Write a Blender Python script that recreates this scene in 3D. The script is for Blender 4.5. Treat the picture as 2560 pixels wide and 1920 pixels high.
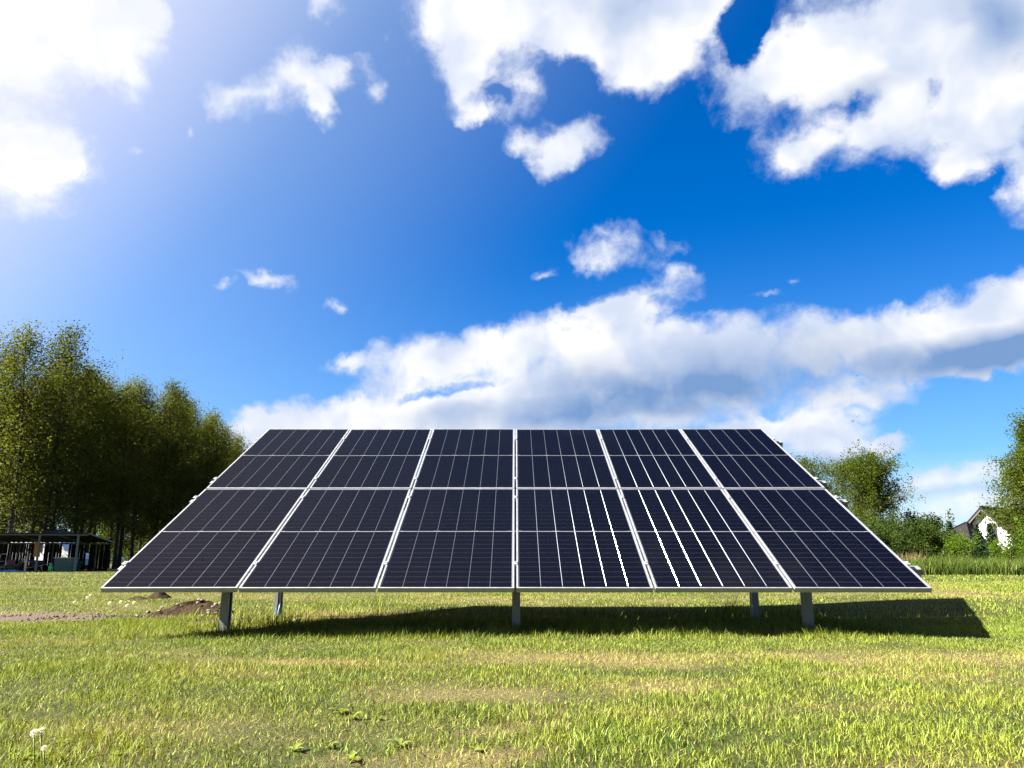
import bpy, math, random
import numpy as np
from mathutils import Vector, Matrix, Euler

# ------------------------------------------------------------------ clearing
for o in list(bpy.data.objects):
    bpy.data.objects.remove(o, do_unlink=True)
SC = bpy.context.scene
COL = SC.collection
R = math.radians

# ------------------------------------------------------------------ camera
FPX = 1955.0                       # focal length in pixels of the 2560 wide photograph
PITCH, YAW, CAM_H = R(12.68), 0.0041, 0.64
cam_data = bpy.data.cameras.new('camera')
cam_data.sensor_width = 36.0
cam_data.lens = FPX / 2560 * 36
cam_data.clip_start, cam_data.clip_end = 0.05, 3000
cam = bpy.data.objects.new('camera', cam_data)
COL.objects.link(cam)
cam.location = (0, 0, CAM_H)
cam.rotation_euler = (math.pi / 2 + PITCH, 0, YAW)
SC.camera = cam

def ray(px, py):
    """direction of a pixel of the photograph (only a direction)"""
    r, v = (px - 1280) / FPX, (960 - py) / FPX
    f = math.cos(PITCH) - v * math.sin(PITCH)
    u = math.sin(PITCH) + v * math.cos(PITCH)
    return Vector((r * math.cos(YAW) - f * math.sin(YAW), r * math.sin(YAW) + f * math.cos(YAW), u))

def at(px, py, Y):
    """point at distance Y along a pixel's direction"""
    d = ray(px, py)
    return Vector((0, 0, CAM_H)) + d * (Y / d.y)

# ------------------------------------------------------------------ sun direction (from the array's shadow)
SUN = Vector((-1.22, -0.23, 1.0)).normalized()
SUN_EL = math.asin(SUN.z)
SUN_AZ = math.atan2(SUN.x, SUN.y)          # from +Y towards +X

# ------------------------------------------------------------------ world
world = bpy.data.worlds.new('World')
SC.world = world
world.use_nodes = True
WN, WL = world.node_tree.nodes, world.node_tree.links
WN.clear()

class G:
    """small helper for building node graphs"""
    def __init__(s, tree):
        s.n, s.l = tree.nodes, tree.links
    def node(s, t, **kw):
        n = s.n.new(t)
        for k, v in kw.items():
            setattr(n, k, v)
        return n
    def put(s, sock, v):
        if hasattr(v, 'is_linked') or hasattr(v, 'links'):
            s.l.new(v, sock)
        else:
            sock.default_value = v
    def math(s, op, a, b=0.0, c=None, clamp=False):
        n = s.node('ShaderNodeMath', operation=op, use_clamp=clamp)
        s.put(n.inputs[0], a); s.put(n.inputs[1], b)
        if c is not None:
            s.put(n.inputs[2], c)
        return n.outputs[0]
    def vmath(s, op, a, b=None, out=0):
        n = s.node('ShaderNodeVectorMath', operation=op)
        s.put(n.inputs[0], a)
        if b is not None:
            s.put(n.inputs[3 if op == 'SCALE' else 1], b)
        return n.outputs[out]
    def noise(s, vec, scale, detail=4.0, rough=0.5, dist=0.0, out='Fac', lac=2.0):
        n = s.node('ShaderNodeTexNoise')
        if vec is not None:
            s.l.new(vec, n.inputs['Vector'])
        n.inputs['Scale'].default_value = scale
        n.inputs['Detail'].default_value = detail
        n.inputs['Roughness'].default_value = rough
        n.inputs['Lacunarity'].default_value = lac
        n.inputs['Distortion'].default_value = dist
        return n.outputs[out]
    def range(s, v, a, b, c=0.0, d=1.0, smooth=False):
        n = s.node('ShaderNodeMapRange')
        if smooth:
            n.interpolation_type = 'SMOOTHSTEP'
        s.put(n.inputs[0], v)
        for i, x in enumerate((a, b, c, d)):
            s.put(n.inputs[1 + i], x)
        return n.outputs[0]
    def mix(s, f, a, b, blend='MIX'):
        n = s.node('ShaderNodeMix', data_type='RGBA', blend_type=blend)
        s.put(n.inputs[0], f)
        s.put(n.inputs[6], a if not isinstance(a, tuple) else (*a, 1)[:4])
        s.put(n.inputs[7], b if not isinstance(b, tuple) else (*b, 1)[:4])
        return n.outputs[2]

W = G(world.node_tree)
sky = W.node('ShaderNodeTexSky', sky_type='NISHITA')
sky.sun_disc = False
sky.sun_elevation = SUN_EL
sky.sun_rotation = SUN_AZ
sky.altitude = 100.0
sky.air_density = 1.0
sky.dust_density = 0.6
sky.ozone_density = 2.5
hs = W.node('ShaderNodeHueSaturation')
hs.inputs['Hue'].default_value = 0.515
hs.inputs['Saturation'].default_value = 2.15
hs.inputs['Value'].default_value = 1.24
WL.new(sky.outputs[0], hs.inputs['Color'])
tc = W.node('ShaderNodeTexCoord')
DIR = tc.outputs['Generated']
sunv = W.node('ShaderNodeCombineXYZ')
for i in range(3):
    sunv.inputs[i].default_value = SUN[i]
dot_sun = W.vmath('DOT_PRODUCT', DIR, sunv.outputs[0], out=1)
sep = W.node('ShaderNodeSeparateXYZ'); WL.new(DIR, sep.inputs[0])
elev = sep.outputs[2]
# pale, moist air: thickest towards the horizon and round the sun
hz = W.range(elev, 0.0, 0.42, 1.0, 0.0)
hz = W.math('POWER', hz, 2.0)
hz = W.math('MULTIPLY', hz, 0.80)
au = W.range(dot_sun, 0.05, 0.72, 0.0, 1.0)
au = W.math('POWER', au, 1.5)
au = W.math('MULTIPLY', au, 0.80)
AIR = (4.0, 5.1, 6.7)
GLOW = (4.6, 6.0, 7.6)
skyc = W.mix(hz, hs.outputs[0], AIR)
skyc = W.mix(au, skyc, GLOW)
near = W.math('POWER', W.range(dot_sun, 0.38, 0.68, 0.0, 1.0), 1.5)
skyc = W.mix(W.math('MULTIPLY', near, 0.85), skyc, (7.4, 6.6, 7.3))

# clouds: soft masses standing in fixed directions of the sky, ragged by noise
warp1 = W.noise(DIR, 9.0, 3.0, 0.55, out='Color')
warp2 = W.noise(DIR, 34.0, 4.0, 0.6, out='Color')
def centred(v, k):
    return W.vmath('SCALE', W.vmath('SUBTRACT', v, (0.5, 0.5, 0.5)), k)
P = W.vmath('ADD', DIR, centred(warp1, 0.062))
P = W.vmath('ADD', P, centred(warp2, 0.036))

def blob(vec, px, py, rx, ry, rot=0.0):
    d = ray(px, py); L = d.length; d = d / L
    e = 1.0
    ex = (ray(px + e, py).normalized() - d) / e
    ey = (ray(px, py - e).normalized() - d) / e
    a = R(rot)
    r1 = (ex * math.cos(a) + ey * math.sin(a)).length * rx
    r2 = (-ex * math.sin(a) + ey * math.cos(a)).length * ry
    u = (ex * math.cos(a) + ey * math.sin(a)).normalized()
    w = d.cross(u).normalized()
    m = Matrix((u, w, d)).transposed()
    mp = W.node('ShaderNodeMapping', vector_type='TEXTURE')
    WL.new(vec, mp.inputs[0])
    mp.inputs[1].default_value = d
    mp.inputs[2].default_value = m.to_euler()
    mp.inputs[3].default_value = (r1, r2, 2.0)
    g = W.node('ShaderNodeTexGradient', gradient_type='SPHERICAL')
    WL.new(mp.outputs[0], g.inputs[0])
    return g.outputs[1]

CLOUDS = [  # px, py, rx, ry, rot, weight
    (60, 20, 420, 250, 0, 1.5), (310, 120, 170, 180, 0, 1.2), (40, 190, 260, 120, 0, .8),
    (30, 350, 240, 120, -15, 1.25), (40, 450, 190, 130, 0, 1.35), (190, 390, 130, 80, -20, 1.0), (345, 378, 44, 34, -40, .8),
    (602, 255, 105, 85, 0, .95), (758, 205, 150, 120, 0, 1.45), (800, 285, 52, 80, 10, 1.1), (868, 170, 90, 45, 20, .95),
    (935, 222, 48, 66, 0, 1.15), (805, 5, 62, 80, 0, .95), (953, 82, 26, 50, 0, .7), (472, 318, 34, 30, 0, .75),
    (1140, 20, 200, 200, 0, 1.4), (1330, 50, 300, 210, 0, 1.5), (1560, 60, 320, 210, 0, 1.5), (1610, 165, 150, 100, 0, 1.2),
    (1740, 50, 160, 150, 0, 1.0), (1165, 205, 95, 125, 0, 1.1), (1215, 287, 95, 50, 0, 1.15), (1310, 225, 90, 80, -30, .9),
    (1430, 345, 125, 90, 15, 1.35), (1375, 400, 70, 70, 0, 1.1), (1310, 345, 60, 50, 0, .75),
    (1848, 85, 75, 95, 15, -1.8), (2130, 262, 80, 40, 20, -.9), (2330, 225, 70, 50, 0, -.8), (1400, 190, 110, 60, 0, -1.0), (1262, 238, 60, 32, 10, -.7), (1120, 975, 200, 26, 12, -1.1),
    (1960, 190, 300, 130, 12, 1.5), (2200, 90, 360, 230, 10, 1.6), (2470, 90, 320, 260, 0, 1.6), (2180, 310, 250, 170, 10, 1.5),
    (2480, 300, 250, 150, 15, 1.4), (1990, 385, 130, 90, -10, 1.25), (2395, 420, 85, 65, -20, 1.0), (2555, 470, 90, 110, 0, 1.2),
    (1510, 600, 120, 55, 12, .95), (1505, 655, 95, 40, 0, .85), (1615, 640, 100, 70, -10, .55), (1660, 610, 90, 24, -25, .5), (1720, 690, 60, 35, 0, .65), (1355, 672, 42, 30, 0, 1.0),
    (1600, 745, 180, 60, 8, 1.0), (1530, 785, 150, 55, 0, 1.0), (1990, 697, 45, 20, 0, .7), (1905, 745, 60, 16, 0, .6),
    (1010, 895, 260, 80, 14, 1.25), (1260, 850, 240, 90, 10, 1.2), (1500, 860, 340, 110, 0, 1.3), (1400, 960, 560, 130, 6, 1.4),
    (1150, 1025, 560, 100, 4, 1.4), (800, 1065, 420, 75, 4, 1.4), (1400, 1060, 620, 70, 0, 1.1), (620, 1095, 300, 60, 0, 1.0), (1860, 890, 400, 115, 4, 1.45), (2200, 850, 260, 100, 10, 1.3), (1750, 1000, 340, 90, 0, 1.0),
    (2440, 800, 300, 120, 12, 1.55), (2500, 880, 360, 80, 6, 1.3), (2250, 900, 260, 60, 0, .8), (2580, 740, 180, 110, 15, 1.4),
    (855, 905, 60, 40, 35, .9), (660, 702, 105, 26, -14, .85), (840, 757, 40, 34, 0, .95), (560, 715, 60, 14, 0, .5),
    (2130, 985, 210, 65, 10, 1.3), (1990, 1062, 260, 44, 4, 1.4), (2095, 1122, 220, 70, 0, 1.7), (2220, 1120, 50, 44, 0, 1.3),
    (2370, 1200, 340, 55, 6, 1.5), (2440, 1262, 300, 40, 3, 1.3), (2300, 1300, 300, 26, 3, .6), (2250, 905, 120, 28, 0, .7), (2440, 925, 150, 22, 6, .8)]
DARK = [(1820, 940, 620, 110, 3, .95), (2520, 875, 460, 75, 8, 1.5), (1420, 1045, 480, 60, 0, 1.0), (1620, 985, 420, 70, 0, .55),
        (2500, 50, 180, 130, -30, .9), (2090, 1160, 200, 28, 0, .6), (2130, 245, 200, 40, 25, .6), (1540, 30, 160, 110, 0, .5),
        (2330, 1235, 260, 22, 4, .5)]
def total(vec, items):
    s = None
    for (px, py, rx, ry, rot, w) in items:
        b = blob(vec, px, py, rx, ry, rot)
        s = W.math('MULTIPLY', b, w) if s is None else W.math('MULTIPLY_ADD', b, w, s)
    return s
dens = W.math('MULTIPLY', total(P, CLOUDS), 1.18)
fine = W.noise(W.vmath('ADD', DIR, centred(warp1, 0.05)), 22.0, 10.0, 0.60)
mid = W.noise(P, 7.0, 5.0, 0.55)
nz = W.math('MULTIPLY_ADD', W.math('SUBTRACT', fine, 0.5), 2.0, W.math('MULTIPLY', W.math('SUBTRACT', mid, 0.5), 2.2))
# the rest of the sky carries the same fair-weather cumulus
fld = W.noise(W.vmath('MULTIPLY', P, (1.0, 1.0, 1.9)), 2.6, 8.0, 0.58)
other = W.range(sep.outputs[1], 0.45, 0.15, 0.0, 1.0, smooth=True)
hi = W.range(elev, 0.66, 0.78, 0.0, 1.0, smooth=True)
away = W.math('MAXIMUM', other, hi)
fld = W.math('MULTIPLY', W.range(fld, 0.52, 0.78, 0.0, 1.4), away)
dens = W.math('ADD', dens, fld)
body = W.math('ADD', dens, W.math('MULTIPLY', nz, W.range(dens, 0.0, 0.30, 0.0, 1.0)))
alpha = W.range(body, 0.15, 1.42, 0.0, 1.0, smooth=True)
thick = W.range(body, 0.35, 1.5, 0.0, 1.0, smooth=True)
P2 = W.vmath('ADD', DIR, centred(warp1, 0.05))
dark = total(P2, DARK)
dark = W.math('MULTIPLY', dark, W.range(W.noise(P, 12.0, 4.0, 0.5), 0.25, 0.7, 0.55, 1.25), clamp=True)
shade = W.noise(W.vmath('ADD', DIR, centred(warp1, 0.09)), 10.0, 3.0, 0.5)
cl = W.mix(thick, (4.6, 5.2, 6.5), (6.75, 6.75, 6.8))
cl = W.mix(W.range(shade, 0.38, 0.62, 0.0, 0.9, smooth=True), cl, (4.25, 4.85, 6.1))
cl = W.mix(dark, cl, (1.35, 2.35, 4.3))
cl = W.mix(W.math('MULTIPLY', au, 0.9), cl, (7.6, 7.4, 7.6))
low = W.range(elev, 0.0, 0.16, 0.55, 1.0)
final = W.mix(W.math('MULTIPLY', alpha, low), skyc, cl)
bg = W.node('ShaderNodeBackground')
WL.new(W.vmath('SCALE', final, 0.325), bg.inputs[0])
bg.inputs[1].default_value = 0.05
wo = W.node('ShaderNodeOutputWorld')
WL.new(bg.outputs[0], wo.inputs[0])
world.cycles.sampling_method = 'MANUAL'
world.cycles.sample_map_resolution = 512

# ------------------------------------------------------------------ sun lamp
sd = bpy.data.lights.new('sun', 'SUN')
sd.energy, sd.angle, sd.color = 5.0, R(0.53), (1.0, 0.95, 0.86)
sun = bpy.data.objects.new('sun', sd)
COL.objects.link(sun)
sun.rotation_euler = (-SUN).to_track_quat('-Z', 'Y').to_euler()
sun.location = (-20, -4, 30)

# ------------------------------------------------------------------ view
vs = SC.view_settings
vs.view_transform, vs.look = 'Standard', 'None'
vs.exposure, vs.gamma, vs.use_curve_mapping = 3.25, 1.0, False
SC.cycles.use_denoising = True
SC.cycles.max_bounces = 5
SC.cycles.transparent_max_bounces = 6

# ================================================================== helpers
rng = np.random.default_rng(7)

def mesh_np(name, V, F, smooth=False, rnd=None, attr=None):
    """mesh from numpy arrays; F is (n,3) or (n,4)"""
    me = bpy.data.meshes.new(name)
    V = np.asarray(V, dtype=np.float32); F = np.asarray(F, dtype=np.int32)
    k = F.shape[1]
    me.vertices.add(len(V)); me.vertices.foreach_set('co', V.ravel())
    me.loops.add(F.size); me.loops.foreach_set('vertex_index', F.ravel())
    me.polygons.add(len(F))
    me.polygons.foreach_set('loop_start', np.arange(len(F), dtype=np.int32) * k)
    if smooth:
        me.polygons.foreach_set('use_smooth', np.ones(len(F), dtype=bool))
    if rnd is not None:
        a = me.attributes.new('rnd', 'FLOAT', 'FACE'); a.data.foreach_set('value', np.asarray(rnd, dtype=np.float32))
    if attr is not None:
        for nm, val in attr.items():
            a = me.attributes.new(nm, 'FLOAT', 'POINT'); a.data.foreach_set('value', np.asarray(val, dtype=np.float32))
    me.update(calc_edges=True)
    return me

class MB:
    """collects boxes, tubes and prisms; build() links them as ONE mesh object"""
    def __init__(s):
        s.v, s.f, s.sm = [], [], []
    def add(s, vs, fs, smooth=False):
        b = len(s.v)
        s.v += [tuple(v) for v in vs]
        s.f += [tuple(i + b for i in f) for f in fs]
        s.sm += [smooth] * len(fs)
        return s
    def box(s, x0, x1, y0, y1, z0, z1):
        vs = [(x, y, z) for z in (z0, z1) for y in (y0, y1) for x in (x0, x1)]
        return s.add(vs, [(0, 2, 3, 1), (4, 5, 7, 6), (0, 1, 5, 4), (2, 6, 7, 3), (0, 4, 6, 2), (1, 3, 7, 5)])
    def prism(s, poly, axis, a, b):
        """polygon (2D points) swept from a to b along axis 0/1/2"""
        def P3(p, t):
            q = list(p); q.insert(axis, t); return q
        n = len(poly)
        vs = [P3(p, a) for p in poly] + [P3(p, b) for p in poly]
        fs = [tuple(range(n))[::-1], tuple(range(n, 2 * n))]
        fs += [(i, (i + 1) % n, n + (i + 1) % n, n + i) for i in range(n)]
        return s.add(vs, fs)
    def tube(s, pts, radii, n=6, smooth=True, cap=True):
        pts = [Vector(p) for p in pts]
        vs, fs = [], []
        for i, p in enumerate(pts):
            t = (pts[min(i + 1, len(pts) - 1)] - pts[max(i - 1, 0)])
            t = t.normalized() if t.length > 1e-9 else Vector((0, 0, 1))
            u = t.orthogonal().normalized() if i == 0 else (u - t * u.dot(t)).normalized()
            w = t.cross(u)
            r = radii[i] if hasattr(radii, '__len__') else radii
            for k in range(n):
                a = 2 * math.pi * k / n
                vs.append(p + (u * math.cos(a) + w * math.sin(a)) * r)
        for i in range(len(pts) - 1):
            for k in range(n):
                fs.append((i * n + k, i * n + (k + 1) % n, (i + 1) * n + (k + 1) % n, (i + 1) * n + k))
        s.add(vs, fs, smooth)
        if cap:
            b = len(s.v) - len(vs)
            s.f.append(tuple(b + k for k in range(n))[::-1]); s.sm.append(False)
            s.f.append(tuple(b + (len(pts) - 1) * n + k for k in range(n))); s.sm.append(False)
        return s
    def lathe(s, prof, n=16, c=(0, 0, 0)):
        vs, fs = [], []
        for (r, z) in prof:
            for k in range(n):
                a = 2 * math.pi * k / n
                vs.append((c[0] + r * math.cos(a), c[1] + r * math.sin(a), c[2] + z))
        for i in range(len(prof) - 1):
            for k in range(n):
                fs.append((i * n + k, i * n + (k + 1) % n, (i + 1) * n + (k + 1) % n, (i + 1) * n + k))
        s.add(vs, fs, True)
        b = len(s.v) - len(vs)
        s.f.append(tuple(b + k for k in range(n))[::-1]); s.sm.append(False)
        s.f.append(tuple(b + (len(prof) - 1) * n + k for k in range(n))); s.sm.append(False)
        return s
    def mesh(s, name):
        me = bpy.data.meshes.new(name)
        me.from_pydata(s.v, [], s.f)
        me.polygons.foreach_set('use_smooth', s.sm)
        me.update()
        return me
    def build(s, name, mat, parent=None, loc=(0, 0, 0), rot=(0, 0, 0)):
        return link(name, s.mesh(name), mat, parent, loc, rot)

def link(name, me, mat, parent=None, loc=(0, 0, 0), rot=(0, 0, 0)):
    o = bpy.data.objects.new(name, me)
    COL.objects.link(o)
    if mat is not None and len(me.materials) == 0:
        me.materials.append(mat)
    o.parent = parent
    o.location, o.rotation_euler = loc, rot
    return o

def empty(name, loc, rot=(0, 0, 0)):
    o = bpy.data.objects.new(name, None)
    COL.objects.link(o)
    o.empty_display_size = 0.2
    o.location, o.rotation_euler = loc, rot
    return o

def tag(o, label=None, cat=None, group=None, kind=None):
    for k, v in (('label', label), ('category', cat), ('group', group), ('kind', kind)):
        if v:
            o[k] = v
    return o

def smooth01(a, b, x):
    t = np.clip((np.asarray(x, dtype=float) - a) / (b - a), 0, 1)
    return t * t * (3 - 2 * t)

_grid = np.random.default_rng(3).random((256, 256))
def vnoise(x, y, scale, seed=0):
    x = np.asarray(x, float) / scale + seed * 17.3 + 1000; y = np.asarray(y, float) / scale + seed * 9.1 + 1000
    xi, yi = np.floor(x).astype(int), np.floor(y).astype(int)
    fx, fy = x - xi, y - yi
    fx, fy = fx * fx * (3 - 2 * fx), fy * fy * (3 - 2 * fy)
    g = lambda i, j: _grid[i % 256, j % 256]
    return (g(xi, yi) * (1 - fx) + g(xi + 1, yi) * fx) * (1 - fy) + (g(xi, yi + 1) * (1 - fx) + g(xi + 1, yi + 1) * fx) * fy
def fbm(x, y, scale, seed=0, oct=4):
    s = 0; a = 1; t = 0
    for i in range(oct):
        s = s + a * vnoise(x, y, scale / 2 ** i, seed + i); t += a; a *= 0.5
    return s / t

def gz(x, y):
    """height of the lawn"""
    x = np.asarray(x, float); y = np.asarray(y, float)
    rise = 0.12 * smooth01(2.3, 6.5, x) * smooth01(7.6, 11.0, y)
    z = rise + 0.05 * (fbm(x, y, 2.6, 5, 2) - 0.5) * smooth01(40, 20, np.abs(y)) * smooth01(2.5, 5.0, np.hypot(x, y))
    z = z + 0.10 * (fbm(x, y, 14, 8, 2) - 0.5) * smooth01(12, 24, y)
    return z
def gzs(x, y):
    return float(gz(x, y))

# ------------------------------------------------------------------ materials
def mat(name, color, rough=0.6, metal=0.0, spec=0.5, nscale=0, namt=0.25, bump=0.0, bscale=60, coord='Object', coat=0.0):
    m = bpy.data.materials.new(name); m.use_nodes = True
    g = G(m.node_tree)
    b = m.node_tree.nodes['Principled BSDF']
    b.inputs['Roughness'].default_value = rough
    b.inputs['Metallic'].default_value = metal
    b.inputs['Specular IOR Level'].default_value = spec
    b.inputs['Coat Weight'].default_value = coat
    c = (*color, 1)
    tcn = g.node('ShaderNodeTexCoord')
    if nscale:
        n = g.noise(tcn.outputs[coord], nscale, 5, 0.6)
        k = g.range(n, 0.3, 0.7, 1 - namt, 1 + namt)
        col = g.mix(1.0, c, c, 'MULTIPLY')
        vm = g.node('ShaderNodeVectorMath', operation='SCALE')
        vm.inputs[0].default_value = color
        g.l.new(k, vm.inputs[3])
        g.l.new(vm.outputs[0], b.inputs['Base Color'])
        g.l.new(g.range(n, 0.3, 0.7, max(rough - .08, .02), min(rough + .12, 1)), b.inputs['Roughness'])
    else:
        b.inputs['Base Color'].default_value = c
    if bump:
        bn = g.node('ShaderNodeBump'); bn.inputs['Strength'].default_value = bump; bn.inputs['Distance'].default_value = 0.02
        g.l.new(g.noise(tcn.outputs[coord], bscale, 6, 0.6), bn.inputs['Height'])
        g.l.new(bn.outputs[0], b.inputs['Normal'])
    return m

def leaf_mat(name, dark, lite, trans=0.45, dry=None, dry_scale=1.0, gloss=0.04):
    """thin leaf: diffuse and translucent, colour differing from leaf to leaf"""
    dark, lite = tuple(v * .88 for v in dark), tuple(v * .88 for v in lite)
    m = bpy.data.materials.new(name); m.use_nodes = True
    g = G(m.node_tree); nt = m.node_tree
    b = nt.nodes['Principled BSDF']; out = nt.nodes['Material Output']
    at_ = g.node('ShaderNodeAttribute', attribute_name='rnd')
    oi = g.node('ShaderNodeObjectInfo')
    geo = g.node('ShaderNodeNewGeometry')
    f = g.math('MULTIPLY_ADD', g.noise(geo.outputs['Position'], dry_scale, 3, 0.6), 0.9, g.math('MULTIPLY', at_.outputs['Fac'], 0.65))
    f = g.math('SUBTRACT', f, 0.28)
    f = g.math('ADD', f, g.math('MULTIPLY_ADD', oi.outputs['Random'], 0.3, -0.15), clamp=True)
    col = g.mix(f, dark, lite)
    if dry:
        col = g.mix(g.range(at_.outputs['Fac'], 0.88, 0.97, 0.0, 0.8), col, dry)
    g.l.new(col, b.inputs['Base Color'])
    b.inputs['Roughness'].default_value = 0.5
    b.inputs['Specular IOR Level'].default_value = gloss
    t = g.node('ShaderNodeBsdfTranslucent')
    tcol = g.mix(1.0, col, (1.15, 1.1, 0.55), 'MULTIPLY')
    g.l.new(tcol, t.inputs[0])
    mx = g.node('ShaderNodeMixShader'); mx.inputs[0].default_value = trans
    g.l.new(b.outputs[0], mx.inputs[1]); g.l.new(t.outputs[0], mx.inputs[2])
    g.l.new(mx.outputs[0], out.inputs[0])
    return m

# ================================================================== ground
DRY = [  # straw coloured thin places in the lawn: x, y, rx, ry, strength
    ]
def gpix(px, py):
    d = ray(px, py); t = -CAM_H / d.z
    return (d.x * t, d.y * t)
for (px, py, rx, ry, w) in [(1500, 1650, 1.1, .45, .9), (1620, 1712, .5, .25, .8), (1250, 1640, 1.0, .25, .55), (700, 1662, .9, .22, .9), (560, 1690, .5, .15, .6),
                            (1050, 1660, .8, .22, .5), (1900, 1640, 1.2, .25, .75), (2250, 1650, 1.3, .3, .7), (2350, 1690, .8, .2, .5), (1180, 1745, .5, .2, .7), (1000, 1735, .4, .15, .4),
                            (1130, 1875, .28, .12, 1.0), (1050, 1905, .22, .1, .9), (1230, 1830, .25, .1, .6), (860, 1910, .2, .08, .6), (1350, 1790, .4, .12, .4), (1700, 1780, .5, .15, .35),
                            (330, 1640, .8, .2, .4), (2150, 1760, .6, .15, .35)]:
    x, y = gpix(px, py)
    DRY.append((x, y, rx, ry, w))
SOIL = []
for (px, py, rx, ry) in [(60, 1545, .62, .62), (170, 1548, .5, .42), (262, 1546, .28, .3), (-60, 1545, .7, .7), (480, 1536, .42, .5), (600, 1552, .32, .28), (540, 1556, .3, .24), (400, 1546, .26, .3)]:
    x, y = gpix(px, py)
    SOIL.append((x, y, rx, ry))

def dryness(x, y):
    d = np.zeros_like(np.asarray(x, float))
    wx = x + 0.5 * (fbm(x, y, .5, 21, 3) - .5); wy = y + 0.5 * (fbm(x, y, .5, 25, 3) - .5)
    for (a, b, rx, ry, w) in DRY:
        d = np.maximum(d, w * np.clip(1.25 - np.hypot((wx - a) / rx, (wy - b) / ry), 0, 1))
    band = np.clip((fbm(x * 0.6, y, 1.1, 31, 5) - 0.45) * 3.0, 0, 1)
    return np.clip(np.maximum(d * .8, band * 0.5), 0, 1)
def soilness(x, y):
    d = np.zeros_like(np.asarray(x, float))
    wx = x + 0.35 * (fbm(x, y, .35, 41, 3) - .5); wy = y + 0.5 * (fbm(x, y, .4, 45, 3) - .5)
    for (a, b, rx, ry) in SOIL:
        d = np.maximum(d, np.clip((1.15 - np.hypot((wx - a) / rx, (wy - b) / ry)) * 3, 0, 1))
    return d

def axis_pts(spec):
    out = []
    for a, b, st in spec:
        out.append(np.arange(a, b, st))
    return np.concatenate(out + [[spec[-1][1]]])
gx = axis_pts([(-700, -120, 60), (-120, -30, 5), (-30, -9, .6), (-9, 9, .14), (9, 40, .6), (40, 120, 5), (120, 700, 60)])
gy = axis_pts([(-200, -12, 20), (-12, 1.5, .8), (1.5, 12.5, .14), (12.5, 45, .6), (45, 160, 5), (160, 900, 60)])
GX, GY = np.meshgrid(gx, gy)
V = np.stack([GX.ravel(), GY.ravel(), gz(GX.ravel(), GY.ravel())], 1)
so = soilness(V[:, 0], V[:, 1])
V[:, 2] += so * 0.05 * (fbm(V[:, 0], V[:, 1], .25, 51, 2) - .3)
nx, ny = len(gx), len(gy)
ii, jj = np.meshgrid(np.arange(nx - 1), np.arange(ny - 1))
a = (jj * nx + ii).ravel()
F = np.stack([a, a + 1, a + nx + 1, a + nx], 1)
me = mesh_np('lawn_ground', V, F, smooth=True, attr={'dry': dryness(V[:, 0], V[:, 1]), 'soil': so})
mg = bpy.data.materials.new('lawn_soil'); mg.use_nodes = True
g = G(mg.node_tree); b = mg.node_tree.nodes['Principled BSDF']
geo = g.node('ShaderNodeNewGeometry'); pos = geo.outputs['Position']
ad = g.node('ShaderNodeAttribute', attribute_name='dry'); as_ = g.node('ShaderNodeAttribute', attribute_name='soil')
n1 = g.noise(pos, 1.1, 5, 0.65); n2 = g.noise(pos, 28.0, 5, 0.7)
c = g.mix(g.range(n1, .35, .65), (.026, .036, .004), (.048, .050, .008))
c = g.mix(g.range(n2, .3, .7), (.009, .010, .003), c)
c = g.mix(ad.outputs['Fac'], c, (.105, .082, .034))
c = g.mix(as_.outputs['Fac'], c, g.mix(n2, (.030, .021, .014), (.085, .064, .045)))
g.l.new(c, b.inputs['Base Color']); b.inputs['Roughness'].default_value = .95; b.inputs['Specular IOR Level'].default_value = .15
bp = g.node('ShaderNodeBump'); bp.inputs['Strength'].default_value = .9; bp.inputs['Distance'].default_value = .04
g.l.new(n2, bp.inputs['Height']); g.l.new(bp.outputs[0], b.inputs['Normal'])
tag(link('ground', me, mg), kind='structure')

# ------------------------------------------------------------------ grass
def grass_material():
    m = bpy.data.materials.new('grass_blades'); m.use_nodes = True
    g = G(m.node_tree); nt = m.node_tree
    b = nt.nodes['Principled BSDF']; out = nt.nodes['Material Output']
    rn = g.node('ShaderNodeAttribute', attribute_name='rnd').outputs['Fac']
    dr = g.node('ShaderNodeAttribute', attribute_name='dry').outputs['Fac']
    geo = g.node('ShaderNodeNewGeometry'); pos = geo.outputs['Position']
    n1 = g.noise(pos, 0.8, 4, 0.65); n2 = g.noise(pos, 4.5, 3, 0.6)
    f = g.math('ADD', g.range(n1, .40, .60), g.range(n2, .3, .7, -.5, .5), clamp=True)
    c = g.mix(f, (.024, .060, .002), (.098, .124, .006))
    c = g.mix(g.range(rn, 0.0, .45, .75, 0), c, (.016, .026, .002))
    c = g.mix(g.range(rn, .4, 1, 0, 1.0), c, (.195, .232, .038))
    straw = g.mix(rn, (.10, .072, .024), (.29, .235, .085))
    th = g.math('SUBTRACT', g.math('MULTIPLY', dr, 1.15), rn)
    c = g.mix(g.range(th, -.06, .06, 0.0, 1.0), c, straw)
    g.l.new(c, b.inputs['Base Color'])
    b.inputs['Roughness'].default_value = .55; b.inputs['Specular IOR Level'].default_value = .12
    t = g.node('ShaderNodeBsdfTranslucent'); g.l.new(g.mix(1.0, c, (1.2, 1.1, .6), 'MULTIPLY'), t.inputs[0])
    mx = g.node('ShaderNodeMixShader'); mx.inputs[0].default_value = .26
    g.l.new(b.outputs[0], mx.inputs[1]); g.l.new(t.outputs[0], mx.inputs[2]); g.l.new(mx.outputs[0], out.inputs[0])
    return m
M_GRASS = grass_material()

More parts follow.
